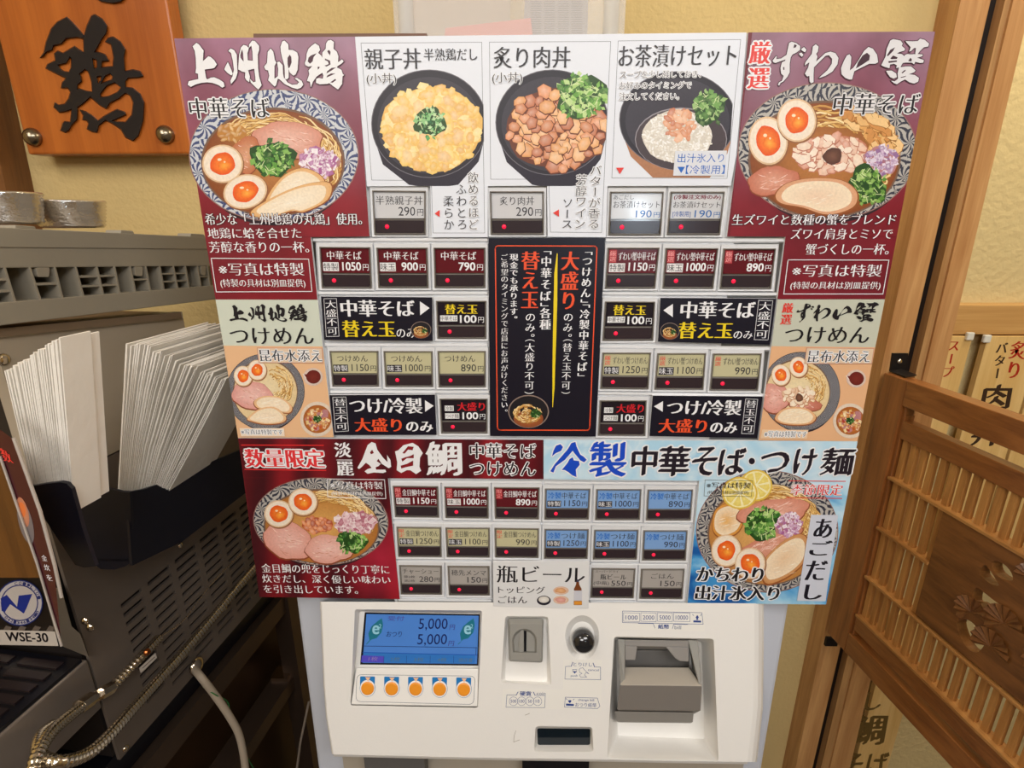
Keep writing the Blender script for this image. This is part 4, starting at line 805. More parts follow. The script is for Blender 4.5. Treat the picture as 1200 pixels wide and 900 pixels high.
# C: right maroon menu -----------------------------------------------------
C_ = [(877, 38), (1096, 37), (1066, 197), (1037, 350.5), (911, 350.5), (921, 277.5), (852, 277), (864, 180)]
pc = board('menu_poster', C_, K(110, 24, 36), 'maroon menu poster with snow crab ramen, crab meat and sliced onion')
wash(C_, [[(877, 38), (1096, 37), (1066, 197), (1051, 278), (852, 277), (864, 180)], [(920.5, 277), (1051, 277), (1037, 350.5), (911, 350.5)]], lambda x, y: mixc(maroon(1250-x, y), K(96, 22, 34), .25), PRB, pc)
cl = [(877, 38), (1096, 37), (1066, 197), (1037, 350), (852, 350), (852, 277), (864, 180)]
ds = bowl(pc, 6, (969.5, 177), 104, 79.5, (966, 187), 87, 67, SW2, cl, 0)
ds.noodles(968, 184, 82, 60, -2.2, .6, 60, 21, w=2.2); ds.noodles(975, 172, 78, 48, -1.5, .35, 34, 22, [K(232, 184, 118), K(224, 168, 98), K(240, 200, 140), K(210, 146, 80)], .62, .98, 7.5, .05, 'printed_bamboo')
ds.pork(906, 212, 30, 17, -.2, 31, K(226, 166, 140), K(196, 116, 90))
ds.bits(974, 180, 44, 22, 60, 8, [K(240, 214, 190), K(232, 190, 164), K(246, 226, 206), K(220, 160, 136)], 12, 'printed_crab_meat', K(200, 130, 104), .6, rim=K(190, 120, 96)); k = ds.ink(); k.blob(975.6, 183, 11, 10, K(124, 84, 66), K(84, 50, 40)); ds.end(k, 'printed_crab_paste')
ds.egg(900, 165, 23, 28.5, -.12, .62); ds.egg(933.5, 141, 23, 25.5, -.1, .6)
ds.onion(1033, 187, 20, 19, 100, 14, [K(222, 204, 222), K(190, 158, 190), K(150, 110, 156), K(232, 222, 232)]); ds.herbs(1016, 217, 24, 25, 120, 15, [K(90, 140, 50), K(130, 172, 80), K(56, 100, 36), K(170, 200, 120)], .3)
ds.chicken([(909, 228), (922, 215), (950, 209), (985, 211), (1003, 224), (1002, 240), (985, 249), (965, 251), (940, 243), (915, 238)], 17, K(238, 206, 176), K(218, 160, 120))
k = Ink(M, 0, 210); c12 = lambda a: Q(900, 40, 12, a); c11 = lambda a: Q(990, 40, 11.43, a)
ZUWAI = [(c12([(60, 375), (110, 310), (120, 320), (110, 355), (180, 345), (255, 295), (275, 200), (290, 130), (325, 110), (390, 130), (445, 170), (445, 225), (400, 260), (340, 290), (315, 330), (300, 420), (300, 540), (270, 600), (210, 670), (170, 690), (150, 730), (135, 715), (150, 680), (190, 660), (215, 590), (180, 560), (170, 480), (190, 400), (235, 380), (240, 360), (180, 380), (100, 410), (70, 400)]), [c12([(350, 200), (365, 145), (400, 160), (385, 190)]), c12([(205, 470), (225, 465), (225, 505), (210, 510)])]),
    (c12([(460, 215), (500, 185), (535, 225), (515, 260), (470, 235)]), []), (c12([(430, 275), (465, 262), (493, 295), (470, 325), (435, 290)]), []),
    (c12([(625, 180), (665, 145), (705, 180), (695, 250), (670, 280), (690, 320), (670, 390), (800, 270), (870, 250), (940, 270), (985, 340), (970, 430), (900, 530), (800, 590), (705, 625), (740, 590), (830, 510), (890, 420), (895, 350), (850, 300), (800, 310), (730, 380), (640, 470), (635, 560), (635, 680), (600, 695), (580, 670), (575, 590), (545, 600), (512, 560), (560, 470), (575, 400), (510, 445), (520, 400), (610, 280)]), []),
    (c11([(-57, 457), (-20, 365), (20, 290), (55, 272), (80, 310), (75, 400), (60, 490), (110, 450), (180, 350), (250, 230), (310, 175), (370, 200), (425, 280), (440, 380), (400, 400), (320, 400), (220, 450), (120, 500), (105, 560), (90, 610), (50, 610), (0, 590), (-50, 540)]), [c11([(140, 465), (170, 380), (230, 290), (290, 252), (330, 290), (320, 350), (240, 405)])]),
    (c11([(480, 420), (540, 300), (555, 200), (600, 90), (640, 70), (740, 90), (770, 130), (755, 160), (800, 200), (790, 225), (720, 245), (690, 265), (760, 270), (790, 300), (800, 280), (830, 270), (870, 275), (950, 270), (1035, 275), (1030, 300), (960, 320), (1050, 350), (1045, 385), (1000, 390), (935, 375), (920, 410), (890, 385), (800, 385), (770, 390), (740, 440), (680, 460), (690, 420), (650, 400), (600, 410), (590, 460), (520, 440)]),
     [c11([(555, 290), (600, 215), (665, 180), (640, 230), (600, 270), (570, 300)]), c11([(600, 330), (640, 290), (700, 315), (690, 335), (620, 340)]), c11([(575, 365), (690, 355), (690, 375), (580, 390)]), c11([(840, 365), (870, 320), (890, 340), (885, 370)])]),
    (c11([(800, 95), (900, 100), (970, 95), (1000, 65), (1060, 80), (1120, 130), (1110, 170), (1050, 180), (1000, 230), (965, 275), (935, 265), (945, 190), (920, 190), (880, 230), (850, 240), (875, 180), (830, 130)]), []),
    (c11([(545, 495), (620, 490), (680, 530), (690, 580), (650, 600), (600, 580), (570, 540)]), []),
    (c11([(610, 625), (660, 635), (705, 600), (700, 530), (720, 440), (750, 445), (810, 435), (880, 435), (940, 490), (920, 515), (850, 540), (930, 550), (985, 590), (975, 640), (920, 665), (860, 650), (800, 610), (740, 640), (690, 675), (650, 660)]), [c11([(750, 520), (800, 480), (810, 490), (765, 530)]), c11([(740, 580), (820, 560), (800, 575), (745, 590)])])]
calli(k, ZUWAI, K(222, 220, 222), K(60, 24, 40), .9)
k.text('厳', bx(879, 49, 902, 75), RED, 'mb', WHT, .08); k.text('選', bx(877, 80, 900, 104), RED, 'mb', WHT, .08)
k.text('中華そば', bx(977, 110, 1076, 134.5), BLK, 'm', K(225, 222, 222), .065)
k.text('生ズワイと数種の蟹をブレンド', bx(858, 251, 1049, 263.6), WHT, 'm', K(60, 14, 24), .05); k.text('ズワイ肩身とミソで', bx(927, 267.6, 1045, 280.4), WHT, 'm'); k.text('蟹づくしの一杯。', bx(944, 285.6, 1041, 298.4), WHT, 'm')
k.line([(923, 304.4), (1041, 304.8), (1034, 344.4), (918, 344.4)], .9, WHT, True); k.text('※写真は特製', bx(928.4, 310, 1032, 324.4), WHT, 'm'); k.text('(特製の具材は別皿提供)', bx(926, 330, 1031, 340), WHT, 'm')
k.done('lettering', pc)

# D and E: pale green and beige dipping-noodle menus ---------------------------
GRN, BGE = K(206, 212, 196), K(232, 186, 142)
def tsukemen(o, dx, crab_, cl, sauce, soup):
    c0, c1 = dx
    ds = bowl(o, 6, c0, 45.5, 44 if not crab_ else 46, c1, 37, 37, SW3, cl, 0, 4, (K(238, 220, 178), K(226, 200, 152)), K(50, 46, 56))
    ds.noodles(c1[0]+8, c1[1]-6, 24, 26, -1.9, 1.3, 70, 33, r0=.3, r1=1.0, w=1.2); return ds
D_ = [(252.6, 351), (372.4, 351.5), (378, 406), (391, 512.4), (279, 513), (262, 405)]
pd = board('menu_poster', D_, BGE, 'pale green and orange dipping noodle poster with chicken slices, beside the napkins')
k = Ink(M, 0, 1); k.poly([(252.6, 351), (372.4, 351.5), (378, 406), (262, 405)], GRN); k.done('printed_ground', pd)
cl = [(262, 405), (378, 406), (391, 512), (279, 512.5)]
ds = tsukemen(pd, ((311, 459), (311, 459)), False, cl, 0, 0)
ds.pork(296, 463, 24, 17, .3, 41, K(240, 196, 186), K(220, 156, 146)); ds.egg(285, 440.6, 11, 12, -.2, .6); ds.egg(301.4, 433.6, 11, 12, -.2, .6)
ds.chicken([(298, 470), (310, 464), (330, 466), (342, 476), (338, 484), (318, 480), (302, 478)], 42, K(248, 228, 200), K(232, 186, 136)); ds.chicken([(290, 490), (304, 479), (322, 477), (335, 488), (331, 495), (312, 497), (296, 494)], 43, K(248, 228, 200), K(232, 186, 136))
def sides(o, lay, cl, s, p):
    ds = Dish(o, lay, cl); k = ds.ink(); k.ell(s[0], s[1], 11.5, 10.5, K(240, 226, 214), K(214, 190, 176)); k.poly([(s[0]-9, s[1]-3), (s[0]-12.5, s[1]-3.5), (s[0]-8, s[1]+2)], K(236, 222, 210)); k.ell(s[0]+.5, s[1], 8.6, 8, K(122, 44, 34), K(104, 32, 26)); k.poly([(s[0]-6, s[1]-3), (s[0]-10.5, s[1]-3), (s[0]-7, s[1]+2.5)], K(110, 36, 28)); ds.end(k, 'printed_sauce_jug')
    d2 = Dish(o, ds.lay, cl); k = d2.ink(); k.ell(p[0], p[1], 20, 20.5, K(240, 226, 206), K(222, 204, 184)); k.ell(p[0], p[1], 16.5, 16.5, K(196, 122, 52), K(170, 96, 40)); d2.end(k, 'printed_dip_bowl')
    d2.onion(p[0], p[1], 14, 14, 70, 44, [K(200, 120, 50), K(220, 160, 80), K(180, 60, 40), K(226, 200, 140), K(240, 220, 180)], 'printed_dip'); d2.herbs(p[0], p[1], 5, 5, 20, 45)
sides(pd, 120, cl, (367, 441.5), (372, 491))
k = Ink(M, 0, 210); k.clip = None
k.poly([(301.6, 407.6), (377.6, 408), (378.4, 425), (303.6, 425)], K(226, 200, 172)); k.line([(301.6, 407.6), (377.6, 408), (378.4, 425), (303.6, 425)], .5, K(190, 120, 110), True)
calli(k, remap(JOSHU, (221, 47, 404, 107), (269.6, 356, 361, 378)), BLK)
k.text('つけめん', bx(270.4, 384, 367, 403), BLK, 'm'); k.text('昆布水添え', bx(305, 409.4, 377, 423.4), INK, 'm', WHT, .06)
k.poly([(281, 501.5), (333, 501.5), (334, 511), (283, 511)], K(240, 222, 200)); k.text('※写真は特製です', bx(283, 503, 331.6, 509), INK, 'th', WHT, .12); k.done('lettering', pd)
E_ = [(911, 351), (1037, 351), (1025.6, 407), (1005, 517), (889, 516), (904, 405.6)]
pe = board('menu_poster', E_, K(228, 178, 134), 'pale green and orange dipping noodle poster with crab meat, beside the wooden post')
k = Ink(M, 0, 1); k.poly([(911, 351), (1037, 351), (1025.6, 407), (904, 405.6)], K(196, 198, 180)); k.done('printed_ground', pe)
cl = [(904, 406), (1025.6, 407), (1005, 516.5), (889.5, 515.5)]
ds = tsukemen(pe, ((938.5, 459), (935, 459)), True, cl, 0, 0)
ds.pork(907, 466, 17, 18, .2, 51, K(236, 186, 172), K(216, 148, 134)); ds.egg(915, 439.4, 11, 12.5, -.1, .6); ds.egg(935.6, 430, 10.8, 12, -.1, .6)
ds.pork(944, 474, 20, 7, .1, 53, K(214, 140, 120), K(190, 110, 90))
ds.bits(936, 464, 19, 9.5, 34, 4.6, [K(240, 216, 186), K(228, 186, 150), K(246, 228, 204)], 52, 'printed_crab_meat', K(206, 150, 110), .6, rim=K(196, 140, 100)); k = ds.ink(); k.blob(936.5, 466, 4.6, 4.6, K(130, 88, 66), K(96, 60, 44)); ds.end(k, 'printed_crab_paste')
ds.chicken([(908, 490), (916, 480), (930, 477), (946, 479), (956, 488), (950, 496), (934, 498), (916, 496)], 54, K(244, 220, 186), K(228, 176, 126))
sides(pe, 120, cl, (1003, 443.5), (996, 493))
k = Ink(M, 0, 210); k.poly([(945, 407.6), (1023.6, 408.4), (1021, 426), (942.4, 426)], K(222, 196, 166)); k.line([(945, 407.6), (1023.6, 408.4), (1021, 426), (942.4, 426)], .5, K(190, 120, 110), True)
calli(k, remap(ZUWAI, (905, 47, 1089, 101), (933, 354.5, 1030, 378)), BLK); k.text('厳', bx(917, 355, 929, 366.5), RED, 'mb'); k.text('選', bx(915, 368.5, 927, 380), RED, 'mb')
k.text('つけめん', bx(920, 383, 1018, 402), BLK, 'm'); k.text('昆布水添え', bx(947, 410.4, 1019, 424.6), INK, 'm', WHT, .06)
k.poly([(893, 503), (947, 503.5), (945, 514), (890.6, 513.5)], K(232, 200, 164)); k.text('※写真は特製です', bx(895.6, 505, 945, 512), INK, 'th', WHT, .12); k.done('lettering', pe)

# F: lower left maroon menu -----------------------------------------------
F_ = [(279, 513.5), (637, 515.4), (637, 561.5), (454.5, 560), (468.5, 702), (304, 699.5), (292, 610)]
pf = board('menu_poster', F_, K(100, 20, 30), 'dark red limited menu poster with sea bream ramen and long title banner')
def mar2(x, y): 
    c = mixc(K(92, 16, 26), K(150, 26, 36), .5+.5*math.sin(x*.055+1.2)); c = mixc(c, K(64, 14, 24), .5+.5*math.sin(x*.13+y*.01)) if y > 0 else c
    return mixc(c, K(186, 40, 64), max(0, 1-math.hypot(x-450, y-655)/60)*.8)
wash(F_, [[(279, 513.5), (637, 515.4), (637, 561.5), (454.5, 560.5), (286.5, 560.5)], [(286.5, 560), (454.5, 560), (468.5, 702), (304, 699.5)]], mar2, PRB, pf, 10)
ds = bowl(pf, 6, (376, 611), 78.5, 50.6, (377, 617), 66, 42.5, SW2, None, .05, 6, (K(222, 170, 96), K(176, 112, 50)))
ds.noodles(380, 612, 60, 38, -2.3, .3, 90, 61, w=1.3); ds.pork(338, 633, 31, 21, .3, 62, K(238, 190, 178), K(222, 156, 140)); ds.pork(386, 643, 28, 17, .05, 63, K(240, 196, 186), K(222, 160, 144))
ds.egg(326.7, 602, 17, 16, 0, .62); ds.egg(355, 588, 17, 16, .2, .62); ds.onion(417, 613, 26, 14, 110, 64, [K(232, 200, 206), K(206, 150, 160), K(180, 100, 120), K(240, 224, 224)])
ds.bits(372, 615, 18, 9, 30, 4.2, [K(206, 110, 60), K(226, 140, 84), K(180, 80, 44)], 65, 'printed_bream_flakes', K(180, 84, 48), .6); ds.herbs(413.5, 635, 18, 14, 70, 66)
k = Ink(M, 0, 210); k.line([(283.5, 521.3), (379, 521.6)], 1.2, K(226, 50, 50)); k.line([(287.5, 549.8), (382, 551)], 1.2, K(226, 50, 50)); k.text('数量限定', bx(288, 526, 379.6, 547.4), K(226, 52, 56), 'mb', WHT, .07)
k.text('淡', bx(392.4, 518.4, 411, 535.4), WHT, 'br'); k.text('麗', bx(395.4, 538.4, 413.6, 557), WHT, 'mb')
f7 = lambda a: Q(385, 512, 7.5, a)
calli(k, [(f7([(255, 270), (300, 190), (345, 70), (380, 42), (415, 55), (430, 110), (480, 180), (520, 220), (515, 155), (545, 200), (552, 260), (530, 272), (470, 235), (440, 190), (425, 210), (460, 235), (440, 255), (415, 265), (420, 285), (500, 285), (508, 305), (480, 315), (400, 310), (345, 322), (318, 300), (345, 280), (380, 270), (360, 245), (330, 225), (290, 265), (270, 280)]), [f7([(365, 135), (385, 110), (400, 140), (375, 150)])]),
    (f7([(585, 125), (615, 115), (660, 70), (740, 50), (790, 80), (830, 140), (805, 180), (800, 260), (815, 295), (770, 325), (720, 290), (690, 290), (640, 315), (600, 290), (605, 220)]), [f7([(650, 140), (700, 80), (750, 85), (740, 115), (700, 110), (670, 145)]), f7([(640, 190), (680, 175), (720, 165), (750, 150), (750, 185), (690, 185), (650, 215)]), f7([(635, 250), (690, 235), (745, 205), (745, 250), (690, 262), (640, 275)])])], WHT)
k.text('鯛', bx(500.5, 518, 540, 556), WHT, 'br')
k.text('中華そば', bx(551, 519.4, 627.6, 537), BLK, 'm', WHT, .06); k.text('つけめん', bx(551, 541, 627.4, 557), BLK, 'm', WHT, .06)
k.line([(383.6, 561), (450.8, 561.8), (452.4, 584), (384.3, 582)], .8, WHT, True); k.text('※写真は特製', bx(387, 564, 448.4, 572.8), WHT, 'm'); k.text('(特製の具材は別皿提供)', bx(389, 575.6, 448.4, 580.8), WHT, 'm')
k.text('金目鯛の兜をじっくり丁寧に', bx(307.3, 661, 456, 671.4), WHT, 'm'); k.text('炊きだし、深く優しい味わい', bx(308, 673.6, 457.3, 683), WHT, 'm'); k.text('を引き出しています。', bx(309.6, 685.4, 419.3, 695), WHT, 'm'); k.done('lettering', pf)

# G: lower right icy menu ---------------------------------------------------
G_ = [(637, 515.4), (1005, 517.4), (987, 612), (968, 708.4), (805.7, 706.6), (819.6, 563.4), (637, 561.5)]
pg = board('menu_poster', G_, K(190, 220, 235), 'icy blue cold noodle poster with lemon slices and long title banner', m=ICE)
cl = [(820, 540), (1001, 540), (987, 612), (968, 708), (806, 706)]
ds = bowl(pg, 6, (899, 622.5), 82.5, 70.5, (898, 626), 67, 58, SW2, cl, 0, 3, (K(226, 176, 108), K(190, 130, 66)))
ds.noodles(902, 618, 62, 50, -2.0, .3, 110, 71, w=1.4); ds.chicken([(835, 610), (840, 596), (856, 590), (872, 600), (866, 622), (848, 630), (837, 624)], 72, K(232, 176, 96), K(214, 148, 66))
ds.pork(906, 601, 40, 17, -.15, 73, K(232, 176, 156), K(214, 140, 116)); ds.pork(900, 640, 46, 14, -.5, 74, K(222, 160, 136), K(206, 130, 104))
k = ds.ink()
for cx, cy, rx, ry in ((886, 568.6, 19, 18.5), (866.8, 577.6, 21, 19)):
    k.ell(cx, cy, rx, ry, K(240, 214, 110), K(226, 190, 70)); k.ell(cx, cy, rx*.9, ry*.9, K(246, 240, 200), K(244, 232, 176)); 
    for i in range(8): a = i*PI/4+.2; k.fan((cx+rx*.45*math.cos(a), cy+ry*.45*math.sin(a)), [(cx+rx*.08*math.cos(a), cy+ry*.08*math.sin(a)), (cx+rx*.8*math.cos(a-.3), cy+ry*.8*math.sin(a-.3)), (cx+rx*.84*math.cos(a), cy+ry*.84*math.sin(a)), (cx+rx*.8*math.cos(a+.3), cy+ry*.8*math.sin(a+.3))], K(240, 222, 130), K(234, 210, 104))
ds.end(k, 'printed_lemon')
ds.herbs(893.7, 614, 23, 21, 110, 75); ds.onion(924, 614, 16, 16, 90, 76); ds.chicken([(893, 672), (896, 655), (915, 636), (935, 626), (946, 632), (944, 655), (925, 674), (900, 684)], 77, K(236, 200, 160), K(206, 146, 90))
ds.egg(851, 645, 17.6, 19, .1, .6); ds.egg(879, 660, 18, 18.5, .1, .62)
k = Ink(M, 0, 210); g6 = lambda a: Q(635, 510, 6.667, a)
calli(k, [(g6([(90, 120), (110, 80), (145, 68), (165, 90), (150, 120), (105, 140), (78, 165)]), []), (g6([(65, 280), (100, 225), (200, 110), (230, 60), (262, 50), (270, 85), (300, 150), (325, 165), (350, 190), (330, 210), (300, 195), (255, 140), (240, 120), (180, 190), (110, 240), (90, 290)]), []), (g6([(155, 270), (200, 215), (215, 185), (240, 170), (250, 195), (290, 200), (295, 230), (265, 265), (270, 325), (235, 310), (205, 285), (180, 270)]), [])], K(24, 74, 196), WHT, 1.4)
k.text('製', bx(692, 518, 733, 558), K(24, 74, 196), 'br', WHT, .05)
for ch, *b in (('中', 741, 523, 769, 556), ('華', 773, 523, 807, 557), ('そ', 812, 524, 839, 556), ('ば', 843, 525, 872, 556), ('つ', 892, 530, 923, 553), ('け', 931, 526, 955, 556), ('麺', 963, 525, 999, 556)): k.text(ch, bx(*b), K(34, 26, 36), 'br', WHT, .05)
k.ell(880.6, 540, 4.6, 4.8, WHT); k.ell(880.6, 540, 3.6, 3.8, K(34, 26, 36))
k.line([(826, 562), (882, 563), (880, 581.4), (824.7, 580.7)], .4, INK, True); k.text('※写真は特製', bx(828, 564.8, 879, 572), INK, 'm'); k.text('(特製の具材は別皿提供)', bx(829, 574.6, 877, 579.4), INK, 'th')
k.line([(924, 563), (990, 563.6)], .9, K(222, 50, 50)); k.line([(921, 582.6), (986, 583.6)], .9, K(222, 50, 50)); k.text('季節限定', bx(926.7, 567, 986.4, 580), K(222, 50, 54), 'm', WHT, .05)
k.poly([(950, 602.7), (981.7, 603), (967, 704), (933.5, 703.4)], K(206, 210, 222))
for ch, *b in (('あ', 954.8, 607.6, 974, 629.6), ('ご', 950, 633, 973, 650.4), ('だ', 944.6, 656.5, 967, 679.4), ('し', 943.6, 684.6, 962, 702)): k.text(ch, bx(*b), K(24, 22, 34), 'mb')
k.text('かちわり', bx(817, 664.3, 893.5, 681), BLK, 'mb', WHT, .065); k.text('出汁氷入り', bx(815.5, 686, 912, 702.6), BLK, 'mb', WHT, .065); k.done('lettering', pg)

# H: small white sign ------------------------------------------------------
H_ = [(577.6, 658.6), (690.7, 658.4), (689.6, 713), (578.4, 710.6)]
ph = board('menu_card', H_, K(226, 226, 226), 'small white sign for bottled beer, toppings and rice above the coin slot', 'sign', d=-.0035)
k = Ink(M, -.0035, 2); k.text('瓶ビール', bx(582.7, 663.3, 684.8, 683), BLK, 'm'); k.text('トッピング', bx(584, 687.3, 638.3, 695.4), INK, 'm'); k.text('ごはん', bx(584, 698.4, 617.3, 706.8), INK, 'm'); k.done('lettering', ph)
k = Ink(M, -.0035, 20); k.ell(637.3, 703.6, 8.2, 5.6, K(30, 26, 40)); k.ell(637.3, 702.6, 6.3, 3.8, K(240, 236, 230), K(216, 210, 200)); k.done('printed_rice_bowl', ph)
for y in (692, 703): 
    k = Ink(M, -.0035, 20); k.ell(657.4, y, 9, 4.8, K(244, 236, 226), K(222, 180, 150)); k.blob(657, y, 6.4, 3.2, K(240, 190, 140) if y < 700 else K(236, 180, 168), K(214, 150, 100) if y < 700 else K(216, 150, 136)); k.done('printed_side_dish', ph)
k = Ink(M, -.0035, 20); k.poly([(675.8, 679), (678.2, 679), (678.8, 685), (681.5, 690), (682, 709), (672.4, 709), (672.6, 690), (675, 685)], K(122, 66, 30)); k.poly([(672.6, 692), (682, 692), (682, 704), (672.5, 704)], K(206, 206, 214)); k.poly([(673, 704.4), (681.8, 704.4), (681.8, 708.6), (672.8, 708.6)], K(226, 150, 50)); k.poly([(675.8, 679), (678.2, 679), (678.3, 682), (675.7, 682)], K(60, 66, 90)); k.done('printed_bottle', ph)

# black instruction signs ---------------------------------------------------
SBK = K(26, 24, 36); ORG = K(236, 84, 44); DS = -.001
SM = print_mat('sign_print', rough=.3)
def sign(q, label): return board('notice_sign', q, SBK, label, 'sign', d=DS, m=SM), Ink(M, DS, 2)
o, k = sign([(376, 347.4), (506.6, 348.4), (507, 399.6), (380, 398.4)], 'black extra noodle sign with arrow pointing right, right of the chicken ramen poster')
k.line([(379.6, 350), (394.2, 349.8), (397.4, 394), (382.4, 394.4)], .5, WHT, True); k.vtext('大盛不可', [(381, 351.4), (393.4, 351), (396, 393), (384, 393.4)], WHT, 'm'); k.text('中華そば', bx(400, 351.6, 485, 371), WHT, 'mb'); k.poly([(492, 353), (503.4, 361), (492.4, 369.4)], WHT); k.text('替え玉', bx(402, 375.6, 462.4, 395), YEL, 'mb'); k.text('のみ', bx(465, 385.4, 487, 395.6), WHT, 'm'); k.done('lettering', o); small_bowl(o, 60, 493.4, 386.6, 12, 10, d=DS)
o, k = sign([(386, 463), (509.6, 462.4), (511.6, 509.6), (391.4, 510)], 'black large portion sign with arrow pointing right, above the dark red poster')
k.line([(390, 465.6), (405.4, 465.2), (408.4, 505), (393, 506)], .5, WHT, True); k.vtext('替玉不可', [(391.4, 466.6), (404.6, 466.4), (407.4, 504), (394.4, 505)], WHT, 'm'); k.text('つけ/冷製', bx(410.4, 466.2, 494, 484.6), WHT, 'mb'); k.poly([(498, 469), (508.2, 475.6), (498.2, 482.6)], WHT); k.text('大盛り', bx(416.4, 490, 470, 505.8), ORG, 'mb'); k.text('のみ', bx(476.6, 494, 506.8, 506), WHT, 'mb'); k.done('lettering', o)
o, k = sign([(774, 349), (909.6, 350), (902, 404.4), (771, 400.2)][:2]+[(902.4, 404), (771, 400.4)], 'black extra noodle sign with arrow pointing left, below the snow crab buttons')
k.poly([(788.6, 356), (788.4, 371.6), (777.4, 363.6)], WHT); k.text('中華そば', bx(798.4, 353.4, 884, 373), WHT, 'mb'); k.text('替え玉', bx(796, 377.6, 858, 396.8), YEL, 'mb'); k.text('のみ', bx(860, 388, 881.6, 397), WHT, 'm'); k.line([(889, 352), (905.6, 352.4), (900, 398.4), (883.8, 398)], .5, WHT, True); k.vtext('大盛不可', [(890.4, 353), (904, 353.4), (899, 397.4), (885, 397)], WHT, 'm'); k.done('lettering', o); small_bowl(o, 60, 785, 388, 11.4, 10, d=DS)
o, k = sign([(765, 463.6), (893.6, 464.6), (887.4, 513.4), (761, 511)], 'black large portion sign with arrow pointing left, above the icy blue poster')
k.poly([(777, 470), (776.6, 482.6), (766.4, 476.2)], WHT); k.text('つけ/冷製', bx(782.6, 468.8, 868, 486.6), WHT, 'mb'); k.text('大盛り', bx(772.6, 491, 827.6, 507), ORG, 'mb'); k.text('のみ', bx(833, 495, 863.4, 507.6), WHT, 'mb'); k.line([(873.8, 467.4), (888, 468), (883, 508.4), (869, 508)], .5, WHT, True); k.vtext('替玉不可', [(874.6, 468.4), (887, 469), (882, 507.4), (870, 507)], WHT, 'm'); k.done('lettering', o)
o, k = sign([(572.4, 279), (709, 279), (703.6, 395), (698, 511.6), (574.4, 511), (573.4, 395)], 'tall black sign with red border and vertical instructions between the button columns')
k.line(rq([(580.4, 288), (699.6, 288.4), (691, 504.2), (583, 504)], 4), 1.3, ORG, True)
CC = lambda a, b: [(a[0], a[1]), (a[2], a[1]), (b[1], b[2]), (b[0], b[2])]
k.vtext('「つけめん」「冷製中華そば」', [(683, 294), (694.5, 294), (687.5, 442), (676.5, 442)], WHT, 'mb')
k.vtext('大盛り', [(658.4, 294), (679, 294), (675.6, 364), (656.4, 364)], ORG, 'mb', fill=.95); k.vtext('のみ。', [(660.4, 366), (672, 366), (670.4, 396), (659.6, 396)], WHT, 'm'); k.vtext('(替え玉不可)', [(660, 396), (670.6, 396), (668, 463), (657.6, 463)], WHT, 'm')
k.curve([(653, 297), (651.4, 320), (651, 350), (650, 390), (649, 430), (648.6, 455), (647.6, 477)], [1, 3.6, 4.2, 4, 3.2, 2.4, .6], YEL)
k.vtext('「中華そば」各種', [(634.4, 293), (646.4, 293), (645, 387), (632.6, 387)], WHT, 'mb'); k.vtext('替え玉', [(611.6, 294), (632.6, 294), (630, 363), (611, 363)], ORG, 'mb', fill=.95); k.vtext('のみ。', [(615.6, 366), (627.6, 366), (627, 396), (615.4, 396)], WHT, 'm'); k.vtext('(大盛り不可)', [(615.4, 396), (626.6, 396), (625.6, 463), (614.6, 463)], WHT, 'm')
k.vtext('現金でも承ります。', [(597.6, 297), (607, 297), (606.6, 374), (597.6, 374)], WHT, 'mb'); k.vtext('ご希望のタイミングで店員にお声がけください。', [(587, 297), (595.6, 297), (595.2, 483), (587.4, 483)], WHT, 'm'); k.done('lettering', o)
small_bowl(o, 150, 619.4, 482, 24, 19.4, d=DS)
# ------------------------------------------------------------------ swung-open lattice gate
GS = 1.155
def GC(t, z, off=0.0): p = GP-GE*t+GN*off; return CAM+(Vector((p.x, p.y, z))-CAM)*GS      # gate at its true size and distance
def gbox(name, t0, t1, z0, z1, m, par, f=0.0, b=-.022, bev=.0012):
    mb = MB(); mb.hexa([GC(t0, z0, f), GC(t1, z0, f), GC(t1, z1, f), GC(t0, z1, f)], [GC(t0, z0, b), GC(t1, z0, b), GC(t1, z1, b), GC(t0, z1, b)]); return mb.done(name, m, par, bevel=bev)
gate = thing('lattice_gate', 'dark wooden lattice gate with carved openwork panel, swung open from the post', 'gate', GC(0, .888))
GW = wood('gate_wood', K(104, 58, 24), K(158, 98, 48), 'Z', 12, .3, .35); GWX = wood('gate_crossbar_wood', K(150, 98, 48), K(196, 142, 80), 'Y', 12, .35, .3); GWY = wood('gate_wood_rail', K(112, 64, 28), K(162, 102, 50), 'Y', 12, .3, .35); SLW = wood('slat_wood', K(158, 104, 50), K(204, 148, 82), 'Z', 14, .4, .15)
TE = .52
gbox('stile', 0, .040, .888, 1.349, GW, gate); gbox('stile', TE-.04, TE, .888, 1.349, GW, gate)
tr_ = gbox('top_rail', .0405, TE-.0405, 1.313, 1.349, GWY, gate); gbox('bottom_rail', .0405, TE-.0405, .888, .925, GWY, gate)
gbox('moulding', .034, .0445, .925, 1.313, GW, gate, -.004, -.018)
gbox('inner_rail', .0445, TE-.04, 1.266, 1.2925, GWY, gate, -.003, -.019); gbox('inner_rail', .0445, TE-.04, .935, .960, GWY, gate, -.003, -.019)
gbox('inner_stile', .0445, .0465, .925, 1.3, GW, gate, -.003, -.019)
for z, t1 in ((1.206, TE-.04), (1.1235, .1325), (1.037, TE-.04), (.965, TE-.04)): gbox('crossbar', .0445, t1, z-.0035, z+.0005, GWX, gate, .0, -.019, .0004)
pit = .01489; n = int((TE-.045)/pit); sl0 = None
